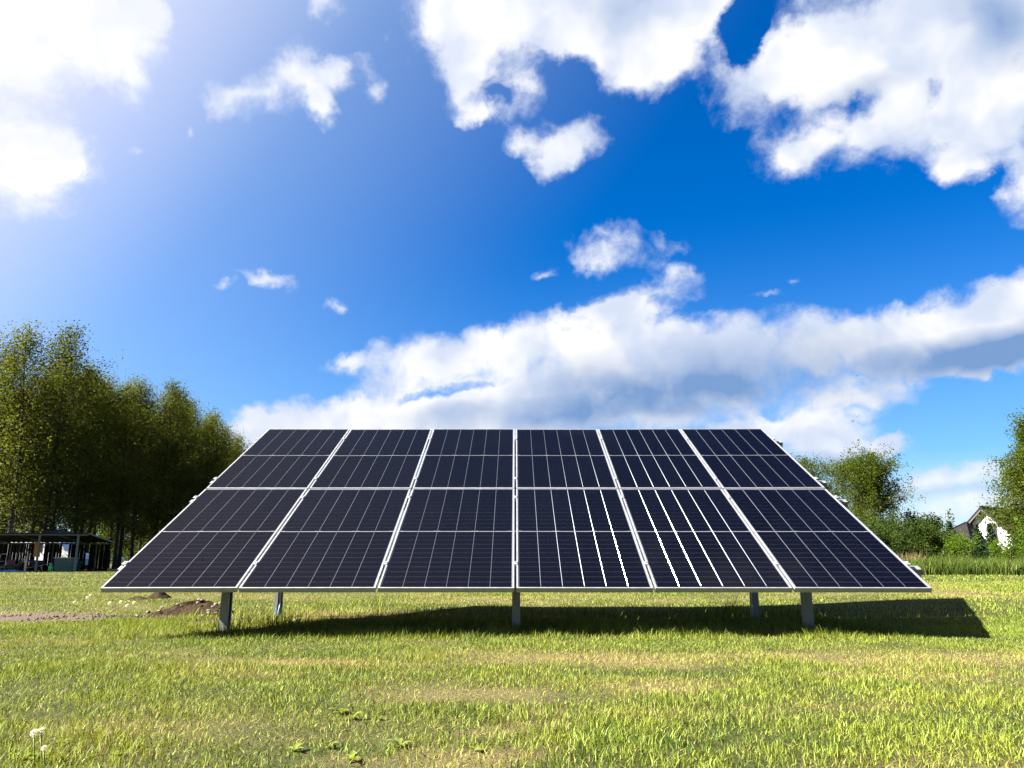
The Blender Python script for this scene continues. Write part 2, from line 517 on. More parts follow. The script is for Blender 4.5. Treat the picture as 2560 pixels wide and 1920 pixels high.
def blades(x, y, h, w, lean, seg, r, bend=1.0):
    """arrays of grass blades standing on the lawn: returns V, F, rnd, base index per vertex"""
    n = len(x)
    z = gz(x, y)
    a = r.random(n) * 2 * np.pi
    ux, uy = np.cos(a), np.sin(a)
    b = r.random(n) * 2 * np.pi
    lx, ly = np.cos(b) * lean * h, np.sin(b) * lean * h
    zh = h * np.sqrt(np.clip(1 - np.minimum(lean, .95) ** 2, .06, 1))
    base = np.stack([x, y, z - .006], 1)
    U = np.stack([ux * w * .5, uy * w * .5, 0 * w], 1)
    if seg == 2:
        midp = base + np.stack([lx * .32 * bend, ly * .32 * bend, zh * .58], 1)
        tip = base + np.stack([lx, ly, zh], 1)
        Vv = np.stack([base - U, base + U, midp + U * .85, midp - U * .85, tip], 1).reshape(-1, 3)
        o = np.arange(n)[:, None] * 5
        Fq = np.concatenate([o + np.array([[0, 1, 2]]), o + np.array([[0, 2, 3]]), o + np.array([[3, 2, 4]])], 1).reshape(-1, 3)
        return Vv, Fq, 5, 3
    tip = base + np.stack([lx, ly, zh], 1)
    Vv = np.stack([base - U, base + U, tip], 1).reshape(-1, 3)
    Fq = np.arange(n * 3).reshape(-1, 3)
    return Vv, Fq, 3, 1

def under_array(x, y):
    return smooth01(3.9, 3.4, np.abs(x + .15)) * smooth01(6.45, 6.75, y) * smooth01(10.6, 9.9, y)

def scatter(n, y0, y1, r, k=.78, m=1.9):
    """uniform points in the wedge in front of the camera, a little wider than the picture"""
    out_x, out_y = [], []
    yy = y0 + (y1 - y0) * r.random(int(n * 1.8))
    keep = r.random(len(yy)) < (k * yy + m) / (k * y1 + m)
    yy = yy[keep][:n]
    xx = (r.random(len(yy)) * 2 - 1) * (k * yy + m)
    return xx, yy

def lawn(name, n, y0, y1, hmin, hmax, w0, w1, seg, seed, label):
    r = np.random.default_rng(seed)
    x, y = scatter(n, y0, y1, r)
    dr = dryness(x, y); so = soilness(x, y)
    keep = r.random(len(x)) > np.maximum(np.maximum(so * 0.93, dr * .3), .45 * smooth01(.62, .78, fbm(x, y, .33, 61, 3)) * (y < 9))
    x, y, dr = x[keep], y[keep], dr[keep]
    n = len(x)
    tuft = fbm(x, y, .45, 71, 4); big = fbm(x, y, 1.9, 75, 3)
    h = hmin + (hmax - hmin) * np.clip(.5 * r.random(n) + 1.6 * (tuft - .38) + .8 * (big - .5), 0.02, 1.5)
    h *= 1 - .35 * dr
    h *= 1 + under_array(x, y) * (.7 + 1.5 * r.random(n) ** 3)
    long_ = r.random(n) > .985
    h[long_] *= 1.6
    w = w0 + (w1 - w0) * r.random(n)
    lean = np.clip(.15 + .75 * r.random(n) + .25 * dr, 0, .97)
    thatch = r.random(n) < .09                    # dead blades lying between the living ones
    lean[thatch] = .88 + .09 * r.random(int(thatch.sum())); h[thatch] = h[thatch] * .8 + .022; dr = np.where(thatch, 1.0, dr)
    Vv, Ff, nv, nf = blades(x, y, h, w, lean, seg, r)
    rn = r.random(n)
    me = mesh_np(name, Vv, Ff, rnd=np.repeat(rn, nf), attr={'dry': np.repeat(dr, nv)})
    return tag(link(name, me, M_GRASS), label, 'grass', kind='stuff')

lawn('grass', 590000, 1.9, 9.0, .016, .052, .0017, .0040, 2, 11, 'short sunlit yellow green grass in the foreground of the lawn')
lawn('grass', 265000, 9.0, 20.0, .022, .065, .006, .012, 1, 12, 'short grass of the lawn under and behind the solar array')
lawn('grass', 185000, 20.0, 50.0, .03, .075, .014, .03, 1, 13, 'far mown lawn reaching to the shed and the hedge')

# ================================================================== solar array
M_ALU = mat('anodised_aluminium', (.34, .345, .36), .38, .75, nscale=14, namt=.06)
M_STEEL = mat('galvanised_steel', (.18, .195, .185), .5, .6, nscale=22, namt=.16)
M_RIB = mat('tinned_ribbon', (.115, .13, .15), .085, 1.0)
M_BACK = mat('panel_backsheet', (.045, .048, .062), .45, 0, .2)
M_CABLE_B = mat('blue_cable_sleeve', (.008, .07, .22), .5)
M_BLACK = mat('black_plastic', (.015, .015, .017), .5)

def cell_material():
    m = bpy.data.materials.new('solar_cell'); m.use_nodes = True
    g = G(m.node_tree); b = m.node_tree.nodes['Principled BSDF']
    tcn = g.node('ShaderNodeTexCoord'); sp = g.node('ShaderNodeSeparateXYZ'); g.l.new(tcn.outputs['Object'], sp.inputs[0])
    oi = g.node('ShaderNodeObjectInfo')
    # fine silver fingers across each half cell, 18 mm apart
    s = g.math('FRACT', g.math('MULTIPLY', sp.outputs[0], 1 / .0173))
    bus = g.math('LESS_THAN', s, .055)
    n = g.noise(tcn.outputs['Object'], 3.0, 3, .5)
    c = g.mix(g.math('MULTIPLY_ADD', n, .7, g.math('MULTIPLY', oi.outputs['Random'], .3)), (.0002, .0003, .0012), (.0011, .0011, .0028))
    c = g.mix(g.math('MULTIPLY', bus, .5), c, (.012, .013, .018))
    g.l.new(c, b.inputs['Base Color'])
    b.inputs['Roughness'].default_value = .4; b.inputs['Specular IOR Level'].default_value = .0
    b.inputs['Coat Weight'].default_value = .29; geo_ = g.node('ShaderNodeNewGeometry'); dn = g.noise(geo_.outputs['Position'], 1.6, 6, .65)   # thin film of dust
    g.l.new(g.range(dn, .35, .7, .02, .16), b.inputs['Coat Roughness']); b.inputs['Sheen Weight'].default_value = .0; b.inputs['Coat IOR'].default_value = 1.36
    return m
M_CELL = cell_material()

TILT = R(26.1)
PW, PH, GXP, GYP = 1.134, 2.279, .0192, .02
Y0, Z0 = 6.70, .413                       # lower edge of the array: distance and height of its upper face
TS = Vector((0, math.cos(TILT), math.sin(TILT))); TN = Vector((0, -math.sin(TILT), math.cos(TILT)))
array = tag(empty('solar_array', (0, 8.4, 0)), 'ground mounted array of twelve dark solar panels on steel posts in the lawn', 'solar array')
AO = Vector((0, 8.4, 0))
def on(x, s, d=0.0):
    """point on the array plane: x across, s up the slope, d above the upper face; relative to the array's empty"""
    return Vector((x, Y0, Z0)) + TS * s + TN * d - AO
ROT = (TILT, 0, 0)

# shared meshes of one panel (local x across, y up the slope, z out of the glass)
lip, dep = .0145, .04
fm = MB()
fm.box(-PW / 2, PW / 2, 0, lip, -dep, 0).box(-PW / 2, PW / 2, PH - lip, PH, -dep, 0)
fm.box(-PW / 2, -PW / 2 + lip, lip, PH - lip, -dep, 0).box(PW / 2 - lip, PW / 2, lip, PH - lip, -dep, 0)
fm.box(-PW / 2 + .004, PW / 2 - .004, -.0016, .002, -.031, -.026)          # groove line of the extrusion
ME_FRAME = fm.mesh('frame')
ME_BACK = MB().box(-PW / 2 + .012, PW / 2 - .012, .012, PH - .012, -.012, -.006).mesh('solar_panel')
x_in = PW / 2 - lip - .006
pitch = 2 * x_in / 6
half = (PH - 2 * (lip + .007) - .016) / 2
cm = MB()
for k in range(12):
    p = half / 12
    cm.box(-pitch / 2 + .0028, pitch / 2 - .0028, k * p + .0021, (k + 1) * p - .0021, -.0066, -.0046)
ME_CELLS = cm.mesh('cell_string')
rb = MB()
rl = PH - 2 * (lip + .03)
# ribbon with added serrations, tilted between sun and camera to make the glint
gp_ = at(1630, 1400, 7.45)
half_v = (SUN + (Vector((0, 0, CAM_H)) - gp_).normalized()).normalized()
mx3, my3, mz3 = half_v.x, half_v.dot(TS), half_v.dot(TN)
hw, tp = .0013, .005
k = 0
while k * tp < rl:
    y0 = k * tp
    q = [(-hw, y0), (hw, y0), (hw, y0 + tp * .9), (-hw, y0 + tp * .9)]
    z_ = [-(mx3 * x + my3 * (y - y0)) / mz3 for x, y in q]
    zm = min(z_)
    rb.add([(x, y, -.0045 + zz - zm) for (x, y), zz in zip(q, z_)], [(0, 1, 2, 3)])
    k += 1
ME_RIB = rb.mesh('ribbon')
jm = MB().box(-x_in, x_in, -.0028, .0028, -.0066, -.0042)
for k in range(6):
    cxk = -x_in + pitch * (k + .5) + (pitch / 2 if k % 2 else -pitch / 2) * .98
    if k in (0, 2, 3, 5):
        jm.box(cxk - .035, cxk + .035, -.0052, .0052, -.0044, -.003)
ME_MID = jm.mesh('junction_strip')
for me_, m_ in ((ME_FRAME, M_ALU), (ME_BACK, M_BACK), (ME_CELLS, M_CELL), (ME_RIB, M_RIB), (ME_MID, M_ALU)):
    me_.materials.append(m_)
for row in range(2):
    for c_ in range(6):
        x = (c_ - 2.5) * (PW + GXP)
        tl = np.random.default_rng(900 + row * 6 + c_).normal(size=2)      # no two panels lie in quite the same plane
        pnl = link('solar_panel', ME_BACK, None, array, on(x, row * (PH + GYP)), (TILT + R(.06) * tl[0], R(.12) * tl[1], 0))
        link('frame', ME_FRAME, None, pnl)
        for k in range(6):
            for hh in range(2):
                link('cell_string', ME_CELLS, None, pnl, (-x_in + pitch * (k + .5), lip + .007 + hh * (half + .016), 0))
        for k in range(1, 6):
            link('ribbon', ME_RIB, None, pnl, (-x_in + pitch * k, lip + .03, 0))
        link('junction_strip', ME_MID, None, pnl, (0, PH / 2, 0))
# rails along the array, on rafters, on posts
RAILS = [.45, 2.02, 2.60, 4.12]
AW = 3 * PW + 2.5 * GXP
for s in RAILS:
    L_, R_ = -AW - .07, AW + .13
    m_ = MB()
    m_.box(L_, R_, -.035, .035, -.046, -.041).box(L_, R_, -.035, -.031, -.135, -.046).box(L_, R_, .031, .035, -.135, -.046)
    m_.box(L_, R_, -.031, -.015, -.135, -.131).box(L_, R_, .015, .031, -.135, -.131)
    rail = m_.build('rail', M_STEEL, array, on(0, s), ROT)
    for x in (R_ - .045,):
        MB().tube([(x, -.0362, -.095), (x, -.0345, -.095)], .009, 8).build('bolt_hole', M_BLACK, rail)
    # clamps
    for i in range(7):
        x = (i - 3) * (PW + GXP)
        if i in (0, 6):
            x = (-1 if i == 0 else 1) * (AW + .012)
        MB().box(-.018, .018, -.03, .03, .0015, .006).box(-.007, .007, -.03, .03, -.042, .0015).tube([(0, 0, .006), (0, 0, .013)], .006, 6).build('clamp', M_ALU, array, on(x, s), ROT)
LEGX = 2.70
for x in (-LEGX, 0, LEGX):
    MB().box(x - .03, x + .03, .55, 4.46, -.235, -.137).build('rafter', M_STEEL, array, on(0, 0), ROT)

def c_post(h):
    w, d, t, l = .075, .095, .004, .018       # C profile, open towards +x
    path = [(w / 2, -d / 2 + l), (w / 2, -d / 2), (-w / 2, -d / 2), (-w / 2, -d * .12), (-w / 2 + .012, 0), (-w / 2, d * .12), (-w / 2, d / 2), (w / 2, d / 2), (w / 2, d / 2 - l)]
    inner = [(w / 2 - t, -d / 2 + l), (w / 2 - t, -d / 2 + t), (-w / 2 + t, -d / 2 + t), (-w / 2 + t, -d * .12), (-w / 2 + .012 + t, 0), (-w / 2 + t, d * .12), (-w / 2 + t, d / 2 - t), (w / 2 - t, d / 2 - t), (w / 2 - t, d / 2 - l)]
    m_ = MB(); n = len(path)
    vs = [(*p, z) for z in (-.4, h) for p in path] + [(*p, z) for z in (-.4, h) for p in inner]
    fs = []
    for i in range(n - 1):
        fs.append((i, i + 1, n + i + 1, n + i))
        fs.append((2 * n + i + 1, 2 * n + i, 3 * n + i, 3 * n + i + 1))
        fs.append((n + i, n + i + 1, 3 * n + i + 1, 3 * n + i))
    fs += [(0, n, 3 * n, 2 * n), (n - 1, 3 * n - 1, 4 * n - 1, 2 * n - 1)]
    return m_.add(vs, fs)
for x in (-LEGX, 0, LEGX):
    for yy, nm in ((7.55, 'front_post'), (9.2, 'rear_post')):
        top = Z0 + (yy - Y0) * math.tan(TILT) - .235 / math.cos(TILT) + .05
        post = c_post(top).build(nm, M_STEEL, array, Vector((x + .008, yy, gzs(x, yy))) - AO)
        if nm == 'rear_post' and x < 0:
            MB().tube([(.02, -.06, -.02), (.03, -.07, .05), (.036, -.06, .11), (.034, -.04, .16)], [.016, .016, .012, .005], 8).build('cable_sleeve', M_CABLE_B, post)
            MB().tube([(-.04, -.05, .42), (.0, -.052, .424), (.04, -.05, .425)], .004, 6).build('cable_tie', M_BLACK, post)
            MB().tube([(.01, -.05, .05), (.012, -.044, .5), (.01, -.04, 1.0)], .006, 6).build('cable', M_BLACK, post)

# ================================================================== vegetation builders
def tube_np(VV, FF, pts, rad, n=5):
    m_ = MB().tube(pts, rad, n, cap=False)
    b0 = len(VV)
    VV.extend(m_.v); FF.extend(tuple(i + b0 for i in f) for f in m_.f)

def leaf_cloud(C, sig, size, r, up=.25, aspect=.62):
    """leaf quads round the points C (n,3)"""
    n = len(C)
    p = C + np.clip(r.normal(size=(n, 3)), -1.35, 1.35) * sig
    a = r.normal(size=(n, 3)); a[:, 2] *= .7; a /= np.linalg.norm(a, axis=1)[:, None]
    q = r.normal(size=(n, 3)); q[:, 2] += up
    b = np.cross(a, q); b /= np.linalg.norm(b, axis=1)[:, None] + 1e-9
    s = size * (.6 + .8 * r.random(n))[:, None]
    a = a * s * .5; b = b * s * .5 * aspect
    nn = np.cross(a, b); nn /= np.linalg.norm(nn, axis=1)[:, None] + 1e-9
    fold = nn * s * .10
    return np.stack([p - a, p + b + fold, p + a, p - b + fold], 1).reshape(-1, 3)

def grow(seed, H, r0, base, cr, nlimb, nleaf, leaf, profile, rise=.9, wob=.03, stems=1, sub=3, sig=.16, droop=0.0, dead=0, spread=.5, under=None):
    """wood mesh and leaf mesh of one tree or shrub; profile(t) gives crown radius / cr for t in 0..1 from crown base to top"""
    r = np.random.default_rng(seed)
    VV, FF, tips, wts = [], [], [], []
    for st in range(stems):
        ang = r.random() * 6.28
        off = np.array([math.cos(ang), math.sin(ang), 0]) * (0 if stems == 1 else cr * .12 * r.random())
        lean = np.array([math.cos(ang), math.sin(ang), 0]) * (wob if stems == 1 else spread * (st + .5) / stems)
        hs = H * (1 if st == 0 else .72 + .25 * r.random())
        K = 9
        ph = r.random(2) * 6.28
        spine = []
        for k in range(K + 1):
            t = k / K
            q = off + lean * t * hs * .5 + np.array([math.sin(ph[0] + 5 * t), math.sin(ph[1] + 4 * t), 0]) * wob * hs * .22 * t
            q[2] = t * hs * .97 - (.25 if k == 0 else 0)
            spine.append(q)
        spine = np.array(spine)
        rad = [r0 / math.sqrt(stems) * (1 - .93 * (k / K)) + .006 for k in range(K + 1)]
        rad[0] *= 1.25
        tube_np(VV, FF, spine, rad, 7)
        def sp(t):
            u = t * K; i = min(int(u), K - 1); f = u - i
            return spine[i] * (1 - f) + spine[i + 1] * f
        nl = nlimb // stems
        for i in range(nl):
            tt = (i + r.random()) / nl
            t = base + (1 - base) * tt ** .9 * .99
            p0 = sp(min(t, .985))
            L = cr * profile(tt) * (.55 + .6 * r.random())
            if r.random() < .12: L *= 1.25
            az = r.random() * 6.28 if i % 2 else i * 2.399 + st
            up = rise * (.6 + .7 * r.random()) * (.55 + .75 * tt)
            d = np.array([math.cos(az), math.sin(az), up]); d /= np.linalg.norm(d)
            m1 = p0 + d * L * .5 + np.array([0, 0, -.04 * L])
            m2 = p0 + d * L + np.array([0, 0, .10 * L - droop * L])
            rr = max(.010, r0 * .30 * (1 - .75 * t))
            tube_np(VV, FF, [p0, m1, m2], [rr, rr * .6, rr * .22], 4)
            pts = [(m1 * .6 + p0 * .4, .35), (m1, .8), ((m1 + m2) / 2, 1.0), (m2, 1.1)]
            for j in range(sub):
                f = .35 + .65 * r.random()
                q0 = p0 * (1 - f) + m2 * f
                e = r.normal(size=3); e[2] = abs(e[2]) * .7 - droop; e /= np.linalg.norm(e)
                q1 = q0 + e * L * (.25 + .35 * r.random())
                tube_np(VV, FF, [q0, q1], [rr * .35, rr * .12], 3)
                pts += [((q0 + q1) / 2, .7), (q1, 1.1)]
            for q, w in pts:
                tips.append(q); wts.append(w * (.35 + r.random()) * max(L, .15) ** .6)
        for i in range(dead // stems):
            t = base * (.25 + .75 * r.random())
            p0 = sp(t); az = r.random() * 6.28; L = cr * (.2 + .35 * r.random())
            q = p0 + np.array([math.cos(az), math.sin(az), .25 * r.random()]) * L
            tube_np(VV, FF, [p0, q], [.018, .005], 3)
            if r.random() < .5:
                tips.append(q); wts.append(.25)
        tips.append(spine[-1]); wts.append(1.0)
    tips = np.array(tips); wts = np.array(wts); wts /= wts.sum()
    # leaves sit in clumps round the twig ends, so that gaps stay between them
    sel = r.choice(len(tips), nleaf, p=wts)
    clump = tips[sel] + r.normal(size=(nleaf, 3)) * sig * .35
    LV = leaf_cloud(clump, sig * (.5 + .9 * r.random((nleaf, 1))), leaf, r)
    if under is not None:
        LV[:, 2] = np.maximum(LV[:, 2], under)
    wood = bpy.data.meshes.new('trunk'); wood.from_pydata([tuple(v) for v in VV], [], FF)
    wood.polygons.foreach_set('use_smooth', [True] * len(FF)); wood.update()
    crown = mesh_np('crown', LV, np.arange(len(LV)).reshape(-1, 4), rnd=r.random(nleaf))
    return wood, crown

M_BARK = mat('alder_bark', (.026, .022, .018), .9, 0, .06, nscale=9, namt=.45, bump=.5, bscale=25)
M_BARK2 = mat('shrub_bark', (.05, .04, .03), .9, 0, .2, nscale=9, namt=.35)
M_ALDER = leaf_mat('alder_leaves', (.015, .027, .004), (.096, .106, .014), .5, dry_scale=.35)
M_LIME = leaf_mat('broadleaf_leaves', (.016, .034, .003), (.072, .092, .008), .48, dry_scale=.9)
M_BUSH = leaf_mat('bush_leaves', (.024, .056, .004), (.070, .112, .008), .45, dry_scale=1.5)
M_HEDGE = leaf_mat('hedge_leaves', (.014, .030, .006), (.046, .068, .010), .42, dry_scale=1.0)
M_SPRUCE = leaf_mat('spruce_needles', (.008, .022, .010), (.024, .045, .018), .15, dry_scale=1.5)
M_TALL = leaf_mat('tall_grass_blades', (.024, .050, .006), (.075, .105, .018), .42, dry=(.17, .14, .07), dry_scale=.8)

def put(name, wood, crown, mw, ml, x, y, s=1.0, rz=0.0, z=None, sz=None, wname='trunk', cname='crown'):
    root = empty(name, (x, y, gzs(x, y) if z is None else z), (0, 0, rz))
    root.scale = (s, s, sz or s)
    link(wname, wood, mw, root); link(cname, crown, ml, root)
    return root

# ------------------------------------------------------------------ the wood on the left
prof_alder = lambda t: (.55 + .75 * math.sin(math.pi * min(1, t * 1.02 + .10)) ** .9) * (1 if t < .8 else 1 - (t - .8) * 2.6)
ALD = [grow(100 + i, 15.5, .15, b_, 2.2, 88, 16500, .125, prof_alder, rise=1.0, wob=.06, sub=5, sig=.40, dead=16) for i, b_ in enumerate((.16, .09, .24, .13, .08, .19))]
def wood_height(Y):
    return float(np.interp(Y, [44, 49, 52, 56, 60, 65, 72, 81, 86, 95, 110], [13.9, 15.7, 14.2, 14.3, 14.6, 15.7, 15.2, 15.0, 13.6, 11.5, 10.5]))
rr_ = np.random.default_rng(5)
ORD = ['first', 'second', 'third', 'fourth', 'fifth', 'sixth', 'seventh', 'eighth', 'ninth', 'tenth', 'eleventh', 'twelfth', 'thirteenth', 'fourteenth',
       'fifteenth', 'sixteenth', 'seventeenth', 'eighteenth', 'nineteenth', 'twentieth', 'twenty-first', 'twenty-second']
Yf = 47.0; front = []
while Yf < 92:
    front.append(Yf); Yf += 1.45 + 1.3 * rr_.random() + (Yf - 47) * .012
for i, Y in enumerate(front):
    X = -29.6 - 1.3 * (Y - 46) / 48 + rr_.normal() * .55
    w_, c_ = ALD[rr_.integers(len(ALD))]
    s = wood_height(Y) * (.97 + .06 * rr_.random()) / 15.5
    o = put('alder_tree', w_, c_, M_BARK, M_ALDER, X, Y, s * (.95 + .12 * rr_.random()), rr_.random() * 6.28, sz=s)
    extra = ORD[i] if i < len(ORD) else 'farthest'
    tag(o, f'slender dark alder, {extra} from the left in the front row of the wood' if i else 'tall slender alder nearest the left edge of the picture, front row of the wood', 'tree', 'trees of the wood on the left')
k_ = 0
for X0, n_ in ((-32.4, 15), (-35.8, 11), (-40.0, 8)):
    for i in range(n_):
        Y = 47.5 + (92 - 46) * (i + rr_.random() * .8) / n_
        X = X0 + rr_.normal() * .8
        w_, c_ = ALD[rr_.integers(len(ALD))]
        s = wood_height(Y) * (.86 + .16 * rr_.random()) / 15.5
        o = put('alder_tree', w_, c_, M_BARK, M_ALDER, X, Y, s, rr_.random() * 6.28, sz=s)
        tag(o, 'dark alder deep in the wood, seen between the trunks of the front row', 'tree', 'trees inside the wood on the left')

prof_bush = lambda t: .55 + .6 * math.sin(math.pi * min(1, .18 + t * .8))
UND = [grow(140 + i, 3.2, .04, .05, 1.5, 34, 2600, .15, prof_bush, rise=.9, stems=3, sub=3, sig=.26, under=.02) for i in range(2)]
for i in range(14):
    Y = 56 + i * 3.1; X = -34.5 - 5 * rr_.random() - (3 if i % 3 == 0 else 0)
    w_, c_ = UND[i % 2]
    o = put('undergrowth_shrub', w_, c_, M_BARK2, M_BUSH, X, Y, .7 + .5 * rr_.random(), rr_.random() * 6.28, wname='stems', cname='foliage')
    tag(o, 'sunlit leafy shrub growing among the alder trunks', 'shrub', 'undergrowth of the wood')

# ------------------------------------------------------------------ trees and hedge on the right
prof_round = lambda t: .62 + .62 * math.sin(math.pi * min(1, .12 + t * .86)) - (.25 if t > .9 else 0)
def X_at(px, Y):
    return at(px, 1400, Y).x
t1 = grow(201, 6.9, .13, .06, 2.2, 110, 46000, .10, prof_round, rise=1.1, stems=4, sub=6, sig=.20, spread=.30)
o = put('broadleaf_tree', *t1, M_BARK2, M_LIME, X_at(2172, 45), 45, .88, .4); tag(o, 'rounded yellow green tree beside the right edge of the solar array', 'tree')
t2 = grow(202, 6.9, .12, .06, 2.0, 90, 34000, .10, prof_round, rise=1.1, stems=3, sub=6, sig=.20, spread=.28)
o = put('broadleaf_tree', *t2, M_BARK2, M_LIME, X_at(2040, 50), 50, .93, 1.9); tag(o, 'darker tree half hidden behind the upper right edge of the array', 'tree')
prof_cone = lambda t: 1.12 - .92 * t
t3 = grow(203, 7.9, .16, .05, 2.7, 170, 76000, .10, prof_cone, rise=.55, stems=1, sub=6, sig=.22, spread=.1)
o = put('broadleaf_tree', *t3, M_BARK2, M_LIME, X_at(2626, 40), 40, .96, .3); tag(o, 'tall leafy tree cut by the right edge of the picture before the house', 'tree')

bsh = [grow(220 + i, 2.2, .03, .04, 1.05, 44, 7000, .09, prof_bush, rise=.9, stems=4, sub=4, sig=.13, under=.02) for i in range(4)]
def bush(px, Y, s, i, m_, label, rz=0.0, name='bush', sz=None):
    w_, c_ = bsh[i]
    o = put(name, w_.copy(), c_.copy(), M_BARK2, m_, X_at(px, Y), Y, s, rz, wname='stems', cname='foliage', sz=sz)
    return tag(o, label, 'bush', 'bushes behind the lawn on the right')
bush(2400, 33, .62, 0, M_BUSH, 'round bright green bush in front of the white house')
bush(2512, 34, .52, 1, M_BUSH, 'small yellow green bush right of the two spruces', 1.0)
bush(2238, 40, .95, 2, M_HEDGE, 'dark green bush next to the panel edge under the rounded tree', .5)
bush(2282, 38, .92, 3, M_HEDGE, 'dark green hedge bush behind the dry reeds', 2.0)
bush(2325, 37, .9, 1, M_HEDGE, 'dark green hedge bush left of the round bright bush', 2.6)
bush(2352, 42, .82, 0, M_HEDGE, 'taller hedge bush behind the round bright bush', 4.0)
bush(2295, 46, 1.25, 2, M_LIME, 'yellow green bush rising behind the hedge near the rounded tree', 3.0)
bush(2560, 36, .65, 2, M_HEDGE, 'dark green bush at the right edge of the picture', 1.4)
bush(2470, 44, .5, 3, M_HEDGE, 'low hedge bush below the house gable', .8)
bush(2615, 34, .9, 3, M_BUSH, 'bush just past the right edge below the tall tree', .8)
bush(2190, 37, .9, 1, M_HEDGE, 'dark low bush hidden behind the right edge of the array', 2.2)

def spruce(seed, H, n=26):
    r = np.random.default_rng(seed)
    VV, FF = [], []
    tube_np(VV, FF, [(0, 0, -.1), (0, 0, H * .5), (0, 0, H)], [.05, .03, .006], 6)
    C = []
    for i in range(n):
        t = (i + .3) / n
        z = H * (.06 + .93 * t); L = H * .24 * (1 - t) ** .85 + .05
        for k in range(7):
            az = k * .898 + i * 1.3 + r.normal() * .15
            e = np.array([math.cos(az), math.sin(az), .12 - .3 * (1 - t)]) * L * (.8 + .35 * r.random())
            tube_np(VV, FF, [(0, 0, z), tuple(np.array([0, 0, z]) + e)], [.010, .003], 3)
            for q in np.linspace(.15, 1, max(4, int(9 * (1 - t)) + 3)):
                C.append(np.array([0, 0, z]) + e * q)
    C = np.repeat(np.array(C), 3, axis=0)
    LV = leaf_cloud(C, .035, .13, r, up=.1, aspect=.4)
    wood = bpy.data.meshes.new('trunk'); wood.from_pydata([tuple(v) for v in VV], [], FF); wood.update()
    return wood, mesh_np('crown', LV, np.arange(len(LV)).reshape(-1, 4), rnd=r.random(len(C)))
sp1 = spruce(301, 2.6); sp2 = spruce(302, 2.6)
for px, Y, s, pr, lb in ((2452, 40, .88, sp1, 'young dark spruce in front of the left side of the house gable'), (2484, 41, .92, sp2, 'young dark spruce in front of the arched window'),
                         (2384, 62, 1.35, sp1, 'small pointed spruce left of the house roof')):
    w_, c_ = pr
    o = put('spruce_tree', w_.copy(), c_.copy(), M_BARK2, M_SPRUCE, X_at(px, Y), Y, s, px)
    tag(o, lb, 'tree', 'young spruces by the house')

def tall_grass(name, n, xs, ys, h0, h1, w0, w1, seed, m_, label):
    r = np.random.default_rng(seed)
    x = xs[0] + (xs[1] - xs[0]) * r.random(n); y = ys[0] + (ys[1] - ys[0]) * r.random(n)
    edge = fbm(x, y, 1.2, seed, 3)
    keep = r.random(n) < .25 + 1.2 * edge
    keep &= y > ys[0] + .8 * (fbm(x, y * 0, .9, seed + 3, 3))
    x, y = x[keep], y[keep]; n = len(x)
    h = h0 + (h1 - h0) * np.clip(.6 * r.random(n) + .9 * (fbm(x, y, .9, seed + 9, 3) - .3), 0, 1.2)
    Vv, Ff, nv, nf = blades(x, y, h, w0 + (w1 - w0) * r.random(n), np.clip(.1 + .55 * r.random(n), 0, .9), 2, r)
    me = mesh_np(name, Vv, Ff, rnd=np.repeat(r.random(n), nf))
    return tag(link(name, me, m_), label, 'grass', kind='stuff')
tall_grass('tall_grass', 42000, (9.5, 27), (27.2, 34), .28, .85, .012, .03, 401, M_TALL, 'uncut tall green grass along the far edge of the lawn')
M_REED = leaf_mat('dry_reed_blades', (.10, .085, .035), (.19, .155, .075), .4)
xr = X_at(2288, 31.5)
tall_grass('reed_clump', 420, (xr - .6, xr + .45), (31, 32.2), .6, 1.05, .012, .026, 402, M_REED, 'clump of dry straw coloured reeds near the panel edge')

# far hedgerow closing the fields
def far_mass(name, x0, x1, Y, h0, h1, n, seed, label):
    r = np.random.default_rng(seed)
    x = x0 + (x1 - x0) * r.random(n); y = Y + 5 * r.random(n)
    top = h0 + (h1 - h0) * np.clip(fbm(x, x * 0, 9, seed, 4) * 1.6 - .3, 0, 1)
    z = top * np.sqrt(r.random(n)) * (.35 + .65 * np.clip(fbm(x, y, 2.5, seed + 2, 3) * 1.5, 0, 1))
    LV = leaf_cloud(np.stack([x, y, z], 1), .3, .55, r)
    me = mesh_np(name, LV, np.arange(len(LV)).reshape(-1, 4), rnd=r.random(n))
    return tag(link(name, me, M_HEDGE), label, 'hedgerow', kind='stuff')
far_mass('far_hedgerow', -120, 150, 135, 2.0, 5.5, 26000, 411, 'far green hedgerow closing the fields at the horizon')

# ================================================================== house on the right
M_WHITE = mat('white_render', (.55, .545, .53), .85, nscale=2.5, namt=.05)
M_TILE = bpy.data.materials.new('dark_roof_tiles'); M_TILE.use_nodes = True
g = G(M_TILE.node_tree); b = M_TILE.node_tree.nodes['Principled BSDF']
tcn = g.node('ShaderNodeTexCoord'); n_ = g.noise(tcn.outputs['Object'], 5, 4, .6)
g.l.new(g.mix(n_, (.005, .005, .006), (.015, .013, .013)), b.inputs['Base Color']); b.inputs['Roughness'].default_value = .9; b.inputs['Specular IOR Level'].default_value = .08
M_WOODD = mat('dark_brown_wood', (.022, .014, .010), .6, nscale=8, namt=.3)
M_GLASS = mat('window_glass', (.02, .025, .03), .06, 0, .6)
hp = at(2451, 1267, 80)
house = tag(empty('house', (hp.x, 80, 0), (0, 0, R(36.9))), 'white house with a steep dark tiled gable behind the trees on the right', 'house')
RZ, HW, EV = hp.z, 2.75, hp.z - 2.75
wall_poly = [(-HW + .45, -.3), (HW - .45, -.3), (HW - .45, EV + .35), (0, RZ - .32), (-HW + .45, EV + .35)]
MB().prism([(y, z) for y, z in wall_poly], 0, .55, 13).build('wall', M_WHITE, house)
roof = None
